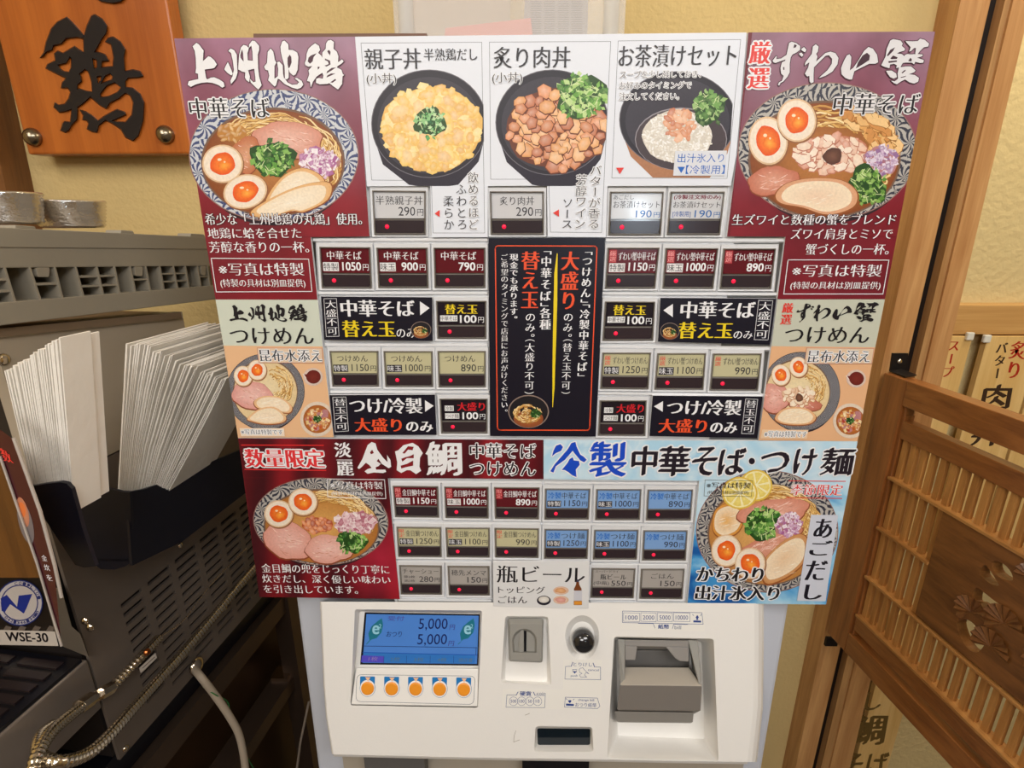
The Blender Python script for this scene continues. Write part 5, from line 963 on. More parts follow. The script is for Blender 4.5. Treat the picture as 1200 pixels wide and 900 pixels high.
for z0, z1, nn in ((1.2065, 1.266, n), (1.124, 1.2025, 6), (1.0375, 1.120, 6), (.9655, 1.0335, n)):
    for i in range(nn):
        t = .0475+i*pit+.0008; mb = MB(); t1 = t+.0078; mb.hexa([GC(t, z0, -.0075), GC(t1, z0, -.0075), GC(t1, z1, -.0075), GC(t, z1, -.0075)], [GC(t, z0, -.0135), GC(t1, z0, -.0135), GC(t1, z1, -.0135), GC(t, z1, -.0135)]); mb.done('slat', SLW, gate)
cvt = lambda s, ox, oy, a: Q(ox, oy, s, a)
def tz(p): q = G(*p); return (-(q-GP).dot(GE), q.z)
h_ = [cvt(4.5, 960, 540, a) for a in ([(905, 530), (960, 545), (1000, 590), (1005, 632), (950, 620), (905, 580)], [(835, 600), (850, 555), (875, 560), (915, 620), (935, 658), (890, 648)], [(810, 672), (850, 690), (900, 730), (950, 765), (985, 790), (1000, 822), (930, 810), (880, 800), (830, 755), (795, 738)])]+[cvt(3.53, 860, 680, [(912, 180), (930, 160), (965, 168), (990, 190), (1020, 235), (1025, 270), (995, 300), (960, 285), (930, 240)])]
# the panel drawn in gate coordinates (t, -z) so that it stays a true board
ot = [(.1325, -1.2025), (TE-.04, -1.2025), (TE-.04, -1.041), (.1325, -1.041)]
ht = [[(tz(p)[0], -tz(p)[1]) for p in smooth(h, 3)] for h in h_]
more = [[(.27+.02*math.cos(a), -1.14-.016*math.sin(a)) for a in [2*PI*i/14 for i in range(14)]], [(.34+.025*math.cos(a), -1.10-.014*math.sin(a)) for a in [2*PI*i/14 for i in range(14)]]]
ht += more
pts, tr = tess(ot, ht); mb = MB(); mb.add([GC(x, -y, -.003) for x, y in pts], tr); mb.add([GC(x, -y, -.017) for x, y in pts], [f[::-1] for f in tr])
for l in [ot]+ht: n_ = len(l); mb.add([GC(x, -y, -.003) for x, y in l]+[GC(x, -y, -.017) for x, y in l], [(i, (i+1) % n_, n_+(i+1) % n_, n_+i) for i in range(n_)])
cp = mb.done('carved_panel', wood('carved_wood', K(96, 58, 26), K(140, 90, 44), 'Y', 13, .35, .3), gate)
def shell(t, z, r, a0, n=9):
    mb = MB(); 
    for i in range(n):
        a = a0+PI*1.25*i/n; b = a0+PI*1.25*(i+1)/n; m_ = (a+b)/2
        mb.add([GC(t, z, -.0028), GC(t+r*math.cos(a), z+r*math.sin(a), -.0028), GC(t+r*1.03*math.cos(m_), z+r*1.03*math.sin(m_), .0006), GC(t+r*math.cos(b), z+r*math.sin(b), -.0028)], [(0, 1, 2), (0, 2, 3)])
    mb.done('carved_shell', wood('shell_wood', K(96, 56, 26), K(134, 86, 44), 'Z', 16, .35, .3), cp)
for c, r, a0 in (((790, 800), .020, .3), ((960, 860), .022, .2), ((890, 980), .022, -.2)):
    p = Q(960, 540, 4.5, [c])[0]; t, z = tz(p); shell(t, z, r, a0)
shell(.285, 1.10, .024, .1); shell(.245, 1.185, .016, -.4)
frm = Ink(G, -.0029, 0)
# hinge bracket
BR = mat('black_iron', K(30, 26, 26), .4, .3)
mb = MB(); q = [Y(x, y, PY-.0025) for x, y in [(1046, 414), (1064.5, 414), (1062, 436), (1043, 435)]]; mb.hexa(q, [p+Vector((0, .0025, 0)) for p in q])
q = [Zp(x, y, CAM.z+(1.3495-CAM.z)*GS+.002) for x, y in [(1043, 434.5), (1056, 432), (1074.5, 439), (1061, 441.5)]]; mb.hexa(q, [p-Vector((0, 0, .0018)) for p in q]); br = mb.done('hinge_bracket', BR, gate)
p = Y(1054.3, 423.5, PY-.0025); MB().lathe(p, (0, -1, 0), [(.0042, 0), (.004, .001), (.0025, .0022), (.0003, .0026)], 14).done('screw', CHROME, br, smooth=True)
q = Y(974, 750, PY-.002); MB().box((q.x-.012, PY-.006, q.z-.012), (q.x+.012, PY-.0005, q.z+.008)).done('lower_hinge', BR, gate)

# ------------------------------------------------------------------ wooden menu planks beyond the doorway
PKY = BY-.034
PK = wood('menu_plank_wood', K(214, 172, 100), K(236, 202, 136), 'Z', 9, .55, .05)
TXR, TXB = K(176, 40, 26), K(58, 40, 30)
def PYn(d):
    f = lambda px, py, dd=0.0: Y(px, py, d+dd)
    return f
FY = PYn(PKY)
def plank(xl_, xr_, y0, y1, label, texts, clip=None):
    a = Y(xl_, y0, PKY); b = Y(xr_, y0, PKY); c = Y(xr_, y1, PKY); x0, x1 = a.x, b.x; z1, z0 = a.z, c.z
    t = thing('menu_plank', label, 'menu plank', (x0, PKY, z0), 'wooden menu planks hanging on the wall beyond the doorway')
    MB().box((x0, PKY, z0), (x1, PKY+.014, z1)).done('board', PK, t, bevel=.001)
    k = Ink(FY, 0, 0, up=Vector((0, -1, 0)))
    for s_, q, c_, v in texts: (k.vtext(s_, q, c_, 'mb') if v else k.text(s_, q, c_, 'br'))
    if texts: k.done('brush_lettering', t)
    if clip: 
        p = Y(clip[0], clip[1], PKY-.003); MB().box((p.x-.007, PKY-.006, p.z-.008), (p.x+.007, PKY+.002, p.z+.008)).done('clip', mat('clear_clip', K(225, 225, 215), .2, spec=.7), t, bevel=.002)
plank(1092, 1140, 394, 640, 'wooden menu plank with red vertical soup lettering, next to the door stile', [('スープ', [(1113, 398), (1126, 398), (1116, 443), (1103, 443)], TXR, True)], (1136.6, 394))
plank(1158, 1222, 394, 655, 'wooden menu plank lettered in black and red above the lattice gate', [('バター', [(1169, 400), (1182, 400), (1174, 445), (1161, 445)], TXB, True), ('炙り', [(1186, 398), (1204, 399), (1195, 446), (1177, 445)], TXR, True), ('肉', [(1155, 451), (1186, 451), (1181, 479), (1149, 479)], TXB, False), ('丼', [(1144, 492), (1178, 492), (1171, 522), (1137, 522)], TXB, False)], (1156.5, 397))
plank(1226, 1290, 394, 660, 'wooden menu plank partly cut by the photo edge behind the gate', [])
plank(1000, 1042, 700, 1120, 'wooden menu plank with large brushed sea bream noodle lettering below the gate', [('し', [(1017, 812), (1034, 812), (1030, 832), (1013, 832)], K(106, 84, 40), False), ('鯛', [(1003, 838), (1040, 838), (1034, 872), (996, 872)], K(106, 84, 40), False), ('そば', [(992, 882), (1042, 882), (1038, 910), (987, 910)], K(106, 84, 40), False)])
plank(1048, 1092, 720, 1120, 'plain wooden menu plank behind the bottom rail of the gate', [])

# ------------------------------------------------------------------ carved wooden signboard
SY = .405
b0, b1 = Y(33, 181, SY), Y(226, 182, SY)
sb = thing('signboard', 'orange-brown wooden signboard with carved black chicken character, on the yellow wall', 'sign', (b0.x, SY, b0.z))
tl, trr = Y(-12, 0, SY), Y(217, 0, SY); SBW = wood('sign_wood', K(158, 78, 20), K(190, 104, 36), 'Z', 8, .3, .3)
mb = MB(); top = 2.12; sc_ = (top-b0.z)/(tl.z-b0.z); xtl = b0.x; xtr = b1.x
q = [Vector((xtl, SY, b0.z)), Vector((xtr, SY, b0.z)), Vector((xtr, SY, top)), Vector((xtl, SY, top))]; mb.hexa(q, [p+Vector((0, .03, 0)) for p in q]); mb.done('board', SBW, sb, bevel=.003)
S5 = lambda a: Q(40, 10, 5.625, a)
kan = S5([(35, 325), (60, 290), (75, 220), (110, 130), (150, 85), (215, 52), (250, 85), (300, 140), (328, 175), (345, 110), (375, 45), (400, 35), (450, 65), (485, 115), (480, 160), (450, 200), (400, 285), (430, 285), (470, 300), (495, 345), (450, 350), (445, 385), (480, 380), (515, 378), (520, 320), (505, 240), (465, 220), (485, 190), (520, 182), (570, 215), (605, 270), (595, 320), (600, 410), (650, 398), (700, 410), (722, 445), (690, 458), (620, 460), (605, 480), (605, 515), (650, 520), (700, 560), (728, 620), (722, 740), (690, 840), (650, 877), (600, 850), (570, 800), (520, 765), (470, 740), (430, 770), (415, 820), (380, 815), (345, 795), (355, 760), (345, 740), (315, 735), (320, 705), (298, 665), (340, 675), (380, 700), (420, 735), (460, 705), (545, 660), (600, 680), (608, 700), (545, 730), (510, 742), (600, 745), (640, 700), (650, 620), (630, 575), (600, 560), (560, 595), (500, 625), (475, 665), (430, 640), (385, 600), (370, 585), (310, 640), (290, 650), (288, 730), (250, 770), (235, 800), (205, 820), (170, 805), (185, 755), (200, 740), (235, 745), (245, 665), (210, 680), (165, 688), (125, 650), (135, 615), (160, 632), (200, 625), (225, 590), (235, 550), (220, 525), (175, 525), (180, 490), (205, 460), (180, 450), (130, 425), (72, 395), (85, 365), (135, 340), (130, 295), (155, 275), (190, 290), (230, 265), (265, 245), (310, 275), (325, 285), (322, 200), (280, 192), (210, 200), (180, 235), (130, 245), (120, 275), (80, 290), (60, 318)])
kh = [S5(h) for h in ([(158, 372), (215, 360), (235, 320), (243, 330), (240, 385), (228, 415), (200, 412), (180, 400)], [(385, 330), (410, 340), (412, 385), (398, 395)], [(300, 430), (335, 402), (355, 420), (375, 480), (380, 545), (345, 540), (300, 525), (285, 530), (290, 500), (315, 480), (310, 445)], [(415, 450), (440, 445), (435, 475), (422, 490)], [(440, 495), (470, 445), (500, 430), (515, 450), (510, 465), (470, 480)], [(440, 560), (480, 510), (530, 490), (570, 520), (545, 550), (490, 575), (440, 582)])]
def emboss(name, outer_, holes, y, h, ins, m, par):
    """raised sign letter with a sloping rim"""
    def inset(l, s_):
        n = len(l); out = []; ar = sum(l[i][0]*l[(i+1) % n][1]-l[(i+1) % n][0]*l[i][1] for i in range(n)); sg = 1 if ar > 0 else -1
        for i in range(n):
            a, b, c = Vector(l[i-1]), Vector(l[i]), Vector(l[(i+1) % n]); d1 = (b-a).normalized(); d2 = (c-b).normalized(); nn = Vector((-d1.y-d2.y, d1.x+d2.x))
            if nn.length < .3: nn = Vector((-d1.y, d1.x))
            out.append(tuple(b+nn.normalized()*s_*sg))
        return out
    f = lambda p, yy: Y(p[0], p[1], yy)
    oi = inset(outer_, ins); hi = [inset(h_, -ins*.8) for h_ in holes]; mb = MB(); pts, tr = tess(oi, hi); mb.add([f(p, y-h) for p in pts], tr)
    for a, b in [(outer_, oi)]+list(zip(holes, hi)): n = len(a); mb.add([f(p, y) for p in a]+[f(p, y-h) for p in b], [(i, (i+1) % n, n+(i+1) % n, n+i) for i in range(n)])
    mb.done(name, m, par)
KB = mat('lacquered_black', K(22, 20, 28), .3, spec=.45, coat=.15)
emboss('carved_character', kan, kh, SY, .004, 1.2, KB, sb)
emboss('carved_character', [(106, -6), (150, -8), (142, 2), (132, 4), (118, 2)], [], SY, .004, .8, KB, sb)
for px, py in ((39.5, 161), (194.5, 158)):
    p = Y(px, py, SY); MB().lathe(p, (0, -1, 0), [(.0135, 0), (.0135, .003), (.011, .008), (.006, .012), (.0005, .0135)], 24).done('boss_nail', mat('aged_bronze', K(150, 138, 118), .25, .95), sb, smooth=True)

# ------------------------------------------------------------------ water dispenser at the left
def LC(s, z, off=0.0): p = LP+LE*s+LN*off; return Vector((p.x, p.y, z))
def lbox(mb, s0, s1, z0, z1, o0, o1, mi=0): return mb.hexa([LC(s0, z0, o1), LC(s1, z0, o1), LC(s1, z1, o1), LC(s0, z1, o1)], [LC(s0, z0, o0), LC(s1, z0, o0), LC(s1, z1, o0), LC(s0, z1, o0)], mi)
S0 = -.462; SB_ = .0-.03
wd = thing('water_dispenser', 'dark steel water dispenser with slotted side panel and drip tray', 'dispenser', LC(S0, .935, 0))
mb = MB(); lbox(mb, S0+.002, SB_, .935, 1.30, -.36, -.012); lbox(mb, S0+.002, -.235, 1.30, 1.44, -.36, -.012); mb.done('body', mat('dispenser_body', K(58, 52, 50), .45, .5), wd)
# side sheet with louvre slots
holes = []; cols = [(-.412, -.382), (-.372, -.336), (-.326, -.288), (-.278, -.242), (-.232, -.198), (-.188, -.158), (-.148, -.118)]
def LQ(s, z): return (s, -z)
for c, (a, b) in enumerate(cols):
    for r in range(13 if c else 12):
        z = 1.121-.0135*r-(0 if c else 0)
        if z < .955: continue
        holes.append([(a, -z), (b, -z), (b, -(z-.0058)), (a, -(z-.0058))])
ot = [(S0, -1.30), (SB_, -1.30), (SB_, -.935), (S0, -.935)]
pts, tr = tess(ot, holes); mb = MB(); mb.add([LC(x, -y, 0) for x, y in pts], tr)
for l in [ot]+holes: n = len(l); mb.add([LC(x, -y, 0) for x, y in l]+[LC(x, -y, -.004) for x, y in l], [(i, (i+1) % n, n+(i+1) % n, n+i) for i in range(n)])
sp = mb.done('side_panel', STEELD, wd)
mb = MB(); q = [LC(S0, 1.302), LC(-.23, 1.302), LC(-.23, 1.443), LC(S0, 1.464)]; mb.hexa(q, [p-LN*.012 for p in q]); up_ = mb.done('upper_panel', mat('smooth_steel_sheet', K(184, 172, 154), .42, .3, bump=.06, bscale=30, var=.1), wd)
def screw(p, n_, r, par): MB().lathe(p, n_, [(r, 0), (r*.95, .001), (r*.6, .0025), (r*.05, .003)], 14).done('screw', CHROME, par, smooth=True)
for px, py in ((211, 639), (147, 877), (263, 713)): screw(L(px, py), LN, .0042, wd)
screw(L(4, 421.5), LN, .0062, up_)
p = L(156, 373.6); MB().lathe(p-LN*.001, LN, [(.0035, 0), (.0035, .0014)], 12).done('drilled_hole', BLACKP, up_)
# front flange, badge and drip tray
FRP = LC(S0, 1.1, 0)
def FR(px, py, off=0.0): return hitp(px, py, FRP-LE*off, LE)
mb = MB(); q = [(50, 686), (72, 690), (84, 734), (94, 743), (104, 770), (72, 757), (64, 740)]; mb.hexa([FR(*p, .012) for p in q], [FR(*p, .0) for p in q]); mb.done('front_flange', STEEL, wd, bevel=.001)
for px, py in ((100, 727.5), (106, 735)): screw(FR(px, py, .004), -LE, .0048, wd)
mb = MB(); q = [(-40, 676), (52, 676), (72, 757), (-40, 757)]; mb.hexa([FR(*p, .008) for p in q], [FR(*p, .0) for p in q]); ff = mb.done('front_face', mat('front_dark_sheet', K(48, 40, 34), .3, .4), wd)
for i in range(5): x = -20+i*17; q = [(x, 748), (x+10, 733), (x+17, 735), (x+8, 749)]; MB().hexa([FR(*p, .0088) for p in q], [FR(*p, .008) for p in q]).done('front_stripe', STEELD, ff)
mb = MB(); q = [(-6, 738), (64.5, 740), (68.5, 757), (-6, 755.5)]; mb.hexa([FR(*p, .0105) for p in q], [FR(*p, .008) for p in q]); pl_ = mb.done('number_plate', mat('white_label', K(206, 196, 184), .4), wd)
k = Ink(FR, .0106, 0, up=-LE); k.text('WSE-30', [(6, 740.6), (55, 742), (57, 752.4), (8, 751)], BLK, 'gb'); k.done('lettering', pl_)
k = Ink(FR, .009, 2, up=-LE); k.ell(23, 706.5, 27.5, 27, K(36, 52, 120)); k.ell(23, 706.5, 26, 25.5, K(196, 190, 190)); k.ell(23, 706.5, 22, 21.4, K(40, 50, 120)); k.ell(23, 706.5, 19, 18.6, K(204, 196, 192)) if False else None
k.ell(23, 706.5, 20.6, 20, K(200, 192, 186)); k.poly([(1, 701), (8, 697), (20, 711), (22, 698), (38, 696), (31, 713), (28, 719), (12, 708), (6, 717), (2, 716)], K(34, 50, 140))
for i, ch in enumerate('CO.,LTD.'): a = -1.75+i*.21; x, y = 23+23.7*math.cos(a), 706.5+23.2*math.sin(a); ca, sa = math.cos(a+PI/2), math.sin(a+PI/2); h = 1.6; k.text(ch, [(x-h*ca+h*sa, y-h*sa-h*ca), (x+h*ca+h*sa, y+h*sa-h*ca), (x+h*ca-h*sa, y+h*sa+h*ca), (x-h*ca-h*sa, y-h*sa+h*ca)], K(40, 50, 110), 'gb')
for i, ch in enumerate('042-346-3410'): a = 2.3-i*.165; x, y = 23+23.7*math.cos(a), 706.5+23.2*math.sin(a); ca, sa = math.cos(a-PI/2), math.sin(a-PI/2); h = 1.5; k.text(ch, [(x-h*ca+h*sa, y-h*sa-h*ca), (x+h*ca+h*sa, y+h*sa-h*ca), (x+h*ca-h*sa, y+h*sa+h*ca), (x-h*ca-h*sa, y-h*sa+h*ca)], K(40, 50, 110), 'gb')
k.done('round_badge', wd)
zt_ = 1.09; st_ = S0-.002; st0 = st_-.24
mb = MB(); lbox(mb, st0, st_, zt_-.07, zt_, -.30, .0); tray = mb.done('drip_tray', mat('tray_steel', K(150, 140, 132), .4, .7), wd, bevel=.002)
mb = MB(); lbox(mb, st0+.01, st_-.004, zt_, zt_+.004, -.29, -.003); gr = mb.done('tray_rim', BLACKP, tray)
mb = MB()
for i in range(14):
    for j in range(3): s_ = st0+.03+i*.0145; o_ = -.045-.062*j; lbox(mb, s_, s_+.009, zt_+.004, zt_+.0065, o_-.02, o_+.03)
mb.done('drip_grate', mat('grate_black', K(34, 26, 28), .3, spec=.7), tray, kind='stuff')

# ------------------------------------------------------------------ grey crate on top of it
rk = thing('dish_crate', 'long grey plastic dish crate with ribbed slots on top of the dispenser', 'crate', LC(-.40, 1.44, 0))
RO = .012
def LQP(px, py, o=0.0): return L(px, py, RO+o)
def yt(x): return 266.4+.0475*x
def ya(x): return 290.8+.009*x
def yb_(x): return 314.0-.010*x
def yc(x): return 354.6-.080*x
def yd(x): return 381.6-.1215*x
def band(name, f0, f1, x0, x1, o0, o1, m=RACK, bev=.0008):
    xs = [x0, x1]; fr = [LQP(x0, f0(x0), o0), LQP(x1, f0(x1), o0), LQP(x1, f1(x1), o0), LQP(x0, f1(x0), o0)]; mb = MB(); mb.hexa(fr, [p+LN*(o1-o0) for p in fr]); return mb.done(name, m, rk, bevel=bev)
XA, XB = -90, 256
band('rim', yt, lambda x: ya(x)-.8, XA, XB, 0, -.05); band('upper_wall', lambda x: ya(x)-3, yb_, XA, XB, -.0012, -.045); band('lower_wall', yc, yd, XA, XB, 0, -.045)
band('back_wall', yb_, yc, XA, XB, -.030, -.045, mat('crate_inner', K(128, 120, 108), .6))
ribs = [(-22, -14), (5.3, 18), (34.7, 47.5), (64, 73.3), (88.5, 98), (113.3, 121.3), (134, 140.5), (152.5, 159), (170.7, 176.5), (187.2, 192.5), (203.2, 208.5), (217.3, 222), (231.5, 236), (243.2, 246.7)]
for a, b in ribs:
    w_ = 3.0*(1-a/420); q = [(a-w_/2, yb_(a)-1), (a+w_/2, yb_(a)-1), (b+w_/2, yc(b)+1), (b-w_/2, yc(b)+1)]; fr = [LQP(x, y, -.001) for x, y in q]; MB().hexa(fr, [p-LN*.034 for p in fr]).done('rib', RACK, rk)
for i, kind_ in enumerate((2, 0, 1, 0, 2, 2, 0, 1, 0, 2, 2, 0, 1)):
    a, b = ribs[i], ribs[i+1]
    for j in range(kind_):
        v = (.33+.34*j) if kind_ == 2 else .52; x0 = a[0]+(a[1]-a[0])*v; x1 = b[0]+(b[1]-b[0])*v; y0 = yb_(x0)*(1-v)+yc(x0)*v; y1 = yb_(x1)*(1-v)+yc(x1)*v; h = 1.6*(1-x0/420)
        fr = [LQP(x0, y0-h, -.002), LQP(x1, y1-h, -.002), LQP(x1, y1+h, -.002), LQP(x0, y0+h, -.002)]; MB().hexa(fr, [p-LN*.03 for p in fr]).done('crossbar', RACK, rk)
    if kind_ == 1:
        xm = (a[0]+b[0])/2+1; w_ = (b[0]-a[0])*.27; q = rq([(xm-w_, yb_(xm)), (xm+w_, yb_(xm)), (xm+w_*.9, yb_(xm)+11), (xm-w_*.8, yb_(xm)+11)], 2); fr = [LQP(x, y, -.001) for x, y in q]; MB().hexa(fr, [p-LN*.006 for p in fr]).done('tab', RACK, rk)
for x0, x1 in ((18, 41), (142, 156), (224, 239)):
    q = [(x0, yt(x0)-3.6), (x1, yt(x1)-3.2), (x1+2, yt(x1)+.5), (x0-1, yt(x0)+.5)]; fr = [LQP(x, y, -.002) for x, y in q]; MB().hexa(fr, [p-LN*.02 for p in fr]).done('stacking_lug', RACK, rk, bevel=.0008)
# shelf under the crate
mb = MB(); a = L(-80, 392, .004); b = L(212, 366, .004); q = [a, b, b-Vector((0, 0, .008)), a-Vector((0, 0, .008))]; mb.hexa(q, [p-LN*.3 for p in q]); mb.done('shelf_board', mat('dusty_shelf', K(124, 104, 82), .6), wd)

# ------------------------------------------------------------------ hammered metal tumblers
def tumbler(px, pyb, pyt, rpx, label):
    base = L(px, pyb, -.075); d = (base-CAM).dot(CF); r = rpx*d/F; top_ = hitp(px-(pyb-pyt)*.24, pyt, base, Vector((CF.x, CF.y, 0)).normalized()); h = top_.z-base.z
    t = thing('tumbler', label, 'cup', base, 'hammered metal tumblers on the crate'); mb = MB(); R = []
    for i in range(15): v = i/14; R.append((r*(.84+.16*v)+(.0009 if i % 2 else -.0004), h*v))
    n = 28; prof = R; mb.lathe(base, (0, 0, 1), [(r*.8, -.001)]+prof+[(r*.96, h*1.0)]+[(r*.8, h*.1)], n)
    mb.done('cup_wall', mat('hammered_steel', K(220, 214, 206), .2, .9, bump=.35, bscale=110), t, smooth=True)
tumbler(86, 266, 235, 36.5, 'hammered steel tumbler with bluish sheen, second from the wall post'); tumbler(14, 262, 225, 35, 'hammered steel tumbler nearest the dark wall post')

# ------------------------------------------------------------------ napkin holder and napkins
FP2 = L(149, 600, .085)
def FH(px, py, off=0.0): return hitp(px, py, FP2-LE*off, LE)
NB = mat('black_acrylic', K(22, 22, 32), .4, spec=.4)
nh = thing('napkin_holder', 'black two-bay napkin holder mounted on the dispenser side', 'napkin holder', FH(130, 660))
def sheet(name, pts, fn, off, th, m, par): fr = [fn(x, y, off) for x, y in pts]; nrm = (fr[1]-fr[0]).cross(fr[2]-fr[0]).normalized(); mb = MB(); mb.hexa(fr, [p+nrm*th for p in fr]); return mb.done(name, m, par)
fe = [(83.5, 567.5), (95, 566.5), (107, 568), (128, 573), (142, 576.5), (152, 577), (156, 658), (146, 664), (134, 667.5), (118, 667), (109, 660), (98, 624)]
mb = MB(); fr = [FH(x, y) for x, y in fe]; mb.hexa(fr, [p+LE*.003 for p in fr]); mb.done('end_wall', NB, nh)
c0 = FH(150, 577); c1 = FH(154, 661); LH = lambda x, y, o=0.0: hitp(x, y, c0, (LN*.985-LE*0.0).normalized())
sd = [L(149, 577, .085), L(170, 573, .085), L(200, 562, .085), L(230, 549, .085), L(284, 526, .085), L(290, 576, .085), L(213, 635, .085), L(155, 663, .085)]
mb = MB(); mb.hexa(sd, [p-LN*.003 for p in sd]); mb.done('side_wall', NB, nh)
fl = [(28, 571.5), (50, 567.5), (70, 565), (78, 566.5), (84, 573), (98, 624), (112, 664), (98, 665), (88, 662)]
mb = MB(); fr = [FH(x, y, .100) for x, y in fl]; mb.hexa(fr, [p+LE*.003 for p in fr]); mb.done('second_bay', NB, nh)
mb = MB(); q = [FH(84, 655), FH(152, 655), L(288, 572, .085), L(258, 576, 0.002)]; mb.hexa(q, [p-Vector((0, 0, .003)) for p in q]); mb.done('floor_sheet', NB, nh)
rn = random.Random(5)
def napkin(bx0, by0, tx, ty, off, depth, bow, lab, grp, wfold):
    """one folded napkin standing on edge, running back along the dispenser"""
    A = [FH(bx0, by0, off), FH(bx0*.6+tx*.4+bow, by0*.6+ty*.4, off), FH(bx0*.25+tx*.75+bow*.8, by0*.25+ty*.75, off), FH(tx, ty, off)]
    B = [p+LE*depth for p in A]; th = .0013; nr = [(B[i]-A[i]).cross(A[min(i+1, 3)]-A[max(i-1, 0)]).normalized()*th for i in range(4)]
    v = []
    for s_ in (0, 1): v += [p+n_*s_*wfold for p, n_ in zip(A, nr)]+[p+n_*s_ for p, n_ in zip(B, nr)]
    f = []
    for s_ in (0, 1): o_ = s_*8; f += [(o_+i, o_+i+1, o_+5+i, o_+4+i) for i in range(3)]
    f += [(3, 7, 15, 11), (0, 8, 12, 4)]+[(i, 8+i, 9+i, i+1) for i in range(3)]+[(4+i, 5+i, 13+i, 12+i) for i in range(3)]
    mk('napkin', v, f, PAPER, None, label=lab, cat='napkin', group=grp)
N1 = 34
for i in range(N1):
    u = i/(N1-1); w_ = rn.uniform(-1, 1)
    tx = 147+(264-147)*u**.9+w_*1.6; ty = 401+ (12*math.sin(min(1, u*1.8)*1.57) + 44*max(0, u-.25)**1.1) + rn.uniform(-3.5, 3.5); bxx = 137+50*u; byy = 592; ds_ = max(.005, (L(bxx, 580, .074)-FP2).dot(LE)+.002)
    napkin(bxx, byy, tx, ty, -ds_, .10-.03*u+rn.uniform(-.014, .014), -6*u*(1-u)*3+2*u, 'white folded napkin in the fanned stack in the holder bay nearer the machine', 'napkins fanned in the right bay of the holder', rn.uniform(.6, 1.3))
N2 = 24
for i in range(N2):
    u = i/(N2-1); tx = 4+64*u**.9+rn.uniform(-1, 1); ty = 434-38*u+rn.uniform(-2, 2); bxx = 44+42*u; byy = 600+rn.uniform(-1, 1)
    napkin(bxx, byy, tx, ty, .096, .028+rn.uniform(-.008, .008), 0, 'white folded napkin leaning in the stack in the outer holder bay', 'napkins leaning in the left bay of the holder', rn.uniform(.6, 1.2))

# ------------------------------------------------------------------ acrylic menu stand at the left edge
ms = thing('menu_stand', 'narrow acrylic menu stand with dark red ramen print at the photo left edge', 'menu stand', FH(50, 740, .13))
FM = lambda x, y, o=0.0: FH(x, y, .125+o)
q = [(-30, 480), (0, 505), (14, 512), (20, 528), (47, 600), (63, 660), (72, 700), (72, 757), (60, 718), (43, 658), (22, 596), (-30, 470)]
q = [(-34, 478), (16, 515), (47, 600), (63, 660), (72, 757), (43, 658), (0, 535), (-34, 490)]
mb = MB(); mb.hexa([FM(*p, .002) for p in q], [FM(*p, 0) for p in q]); mb.done('print_sheet', mat('stand_print', K(70, 18, 26), .25, coat=.5), ms)
k = Ink(lambda x, y, d=0.0: FM(x, y, d), .0021, 0, up=-LE)
k.ell(30, 612, 8, 26, K(120, 110, 110), rot=-.25); k.ell(27, 600, 6, 18, K(214, 150, 110), K(190, 120, 90), rot=-.25); k.ell(26, 597, 4, 9, K(226, 120, 60), rot=-.2); k.text('金', [(48, 650), (54, 651), (56, 658), (50, 657)], WHT, 'm'); k.text('炊', [(51, 661), (57, 662), (59, 669), (53, 668)], WHT, 'm'); k.text('を', [(54, 673), (60, 674), (62, 681), (56, 680)], WHT, 'm'); k.text('数', [(-1, 524), (10, 530), (16, 543), (5, 540)], RED, 'mb')
k.done('ramen_print', ms)
q = [(-60, 500), (0, 537), (43, 660), (48, 677), (-60, 677)]; mb = MB(); mb.hexa([FM(*p, .001) for p in q], [FM(*p, -.004) for p in q]); mb.done('backing_board', wood('amber_board', K(84, 50, 16), K(112, 70, 26), 'Z', 8), ms)
mb = MB(); mb.tube([FM(16, 513, .003), FM(47, 599, .003), FM(64, 662, .003), FM(72, 700, .003)], .0012, 6); mb.tube([FM(0, 535, .003), FM(43, 659, .003), FM(72, 757, .003)], .0009, 6); mb.done('clear_edge', mat('acrylic_edge', K(190, 180, 170), .1, spec=.9), ms)

# ------------------------------------------------------------------ steel stand below, conduits, cables
ss = thing('steel_stand', 'dark stainless steel frame stand under the dispenser', 'stand', LC(-.46, 0, -.02))
mb = MB(); lbox(mb, -.62, -.02, .853, .889, -.36, -.002); mb.done('top_beam', mat('stand_steel', K(110, 92, 78), .38, .8, var=.2), ss)
mb = MB(); lbox(mb, -.60, -.03, .892, .930, -.34, -.015); mb.done('shelf_gap', BLACKP, ss)  # solid black block painting in the shade of the open gap
z2 = L(240, 894).z; mb = MB(); lbox(mb, -.60, -.04, z2-.12, z2-.09, -.05, -.01); mb.done('lower_rail', MATS['stand_steel'], ss)
mb = MB(); lbox(mb, -.11, -.075, 0.0, .888, -.03, .004); mb.done('leg', MATS['stand_steel'], ss)
mb = MB(); lbox(mb, -.60, -.565, 0.0, .853, -.03, .0); mb.done('leg', MATS['stand_steel'], ss)
mb = MB(); lbox(mb, -.56, -.03, 0.0, .85, -.075, -.06); mb.done('shade_sheet', mat('shade_brown_sheet', K(74, 52, 34), .4, .6, var=.3), ss)  # added dark sheet, its colour stands in for shade on the wall behind
q = Y(325, 799, .33); MB().box((q.x-.012, .33, q.z-.01), (q.x+.02, .36, q.z+.008)).done('bracket', CHROME, ss)
def catmull(P, k=10):
    P = [Vector(p) for p in P]; out = []
    for i in range(len(P)-1):
        a, b, c, d = P[max(i-1, 0)], P[i], P[i+1], P[min(i+2, len(P)-1)]
        for j in range(k): t = j/k; out.append(.5*((2*b)+(c-a)*t+(2*a-5*b+4*c-d)*t*t+(3*b-a-3*c+d)*t**3))
    return out+[P[-1]]
CND = mat('conduit_metal', K(226, 218, 202), .2, 1.0)
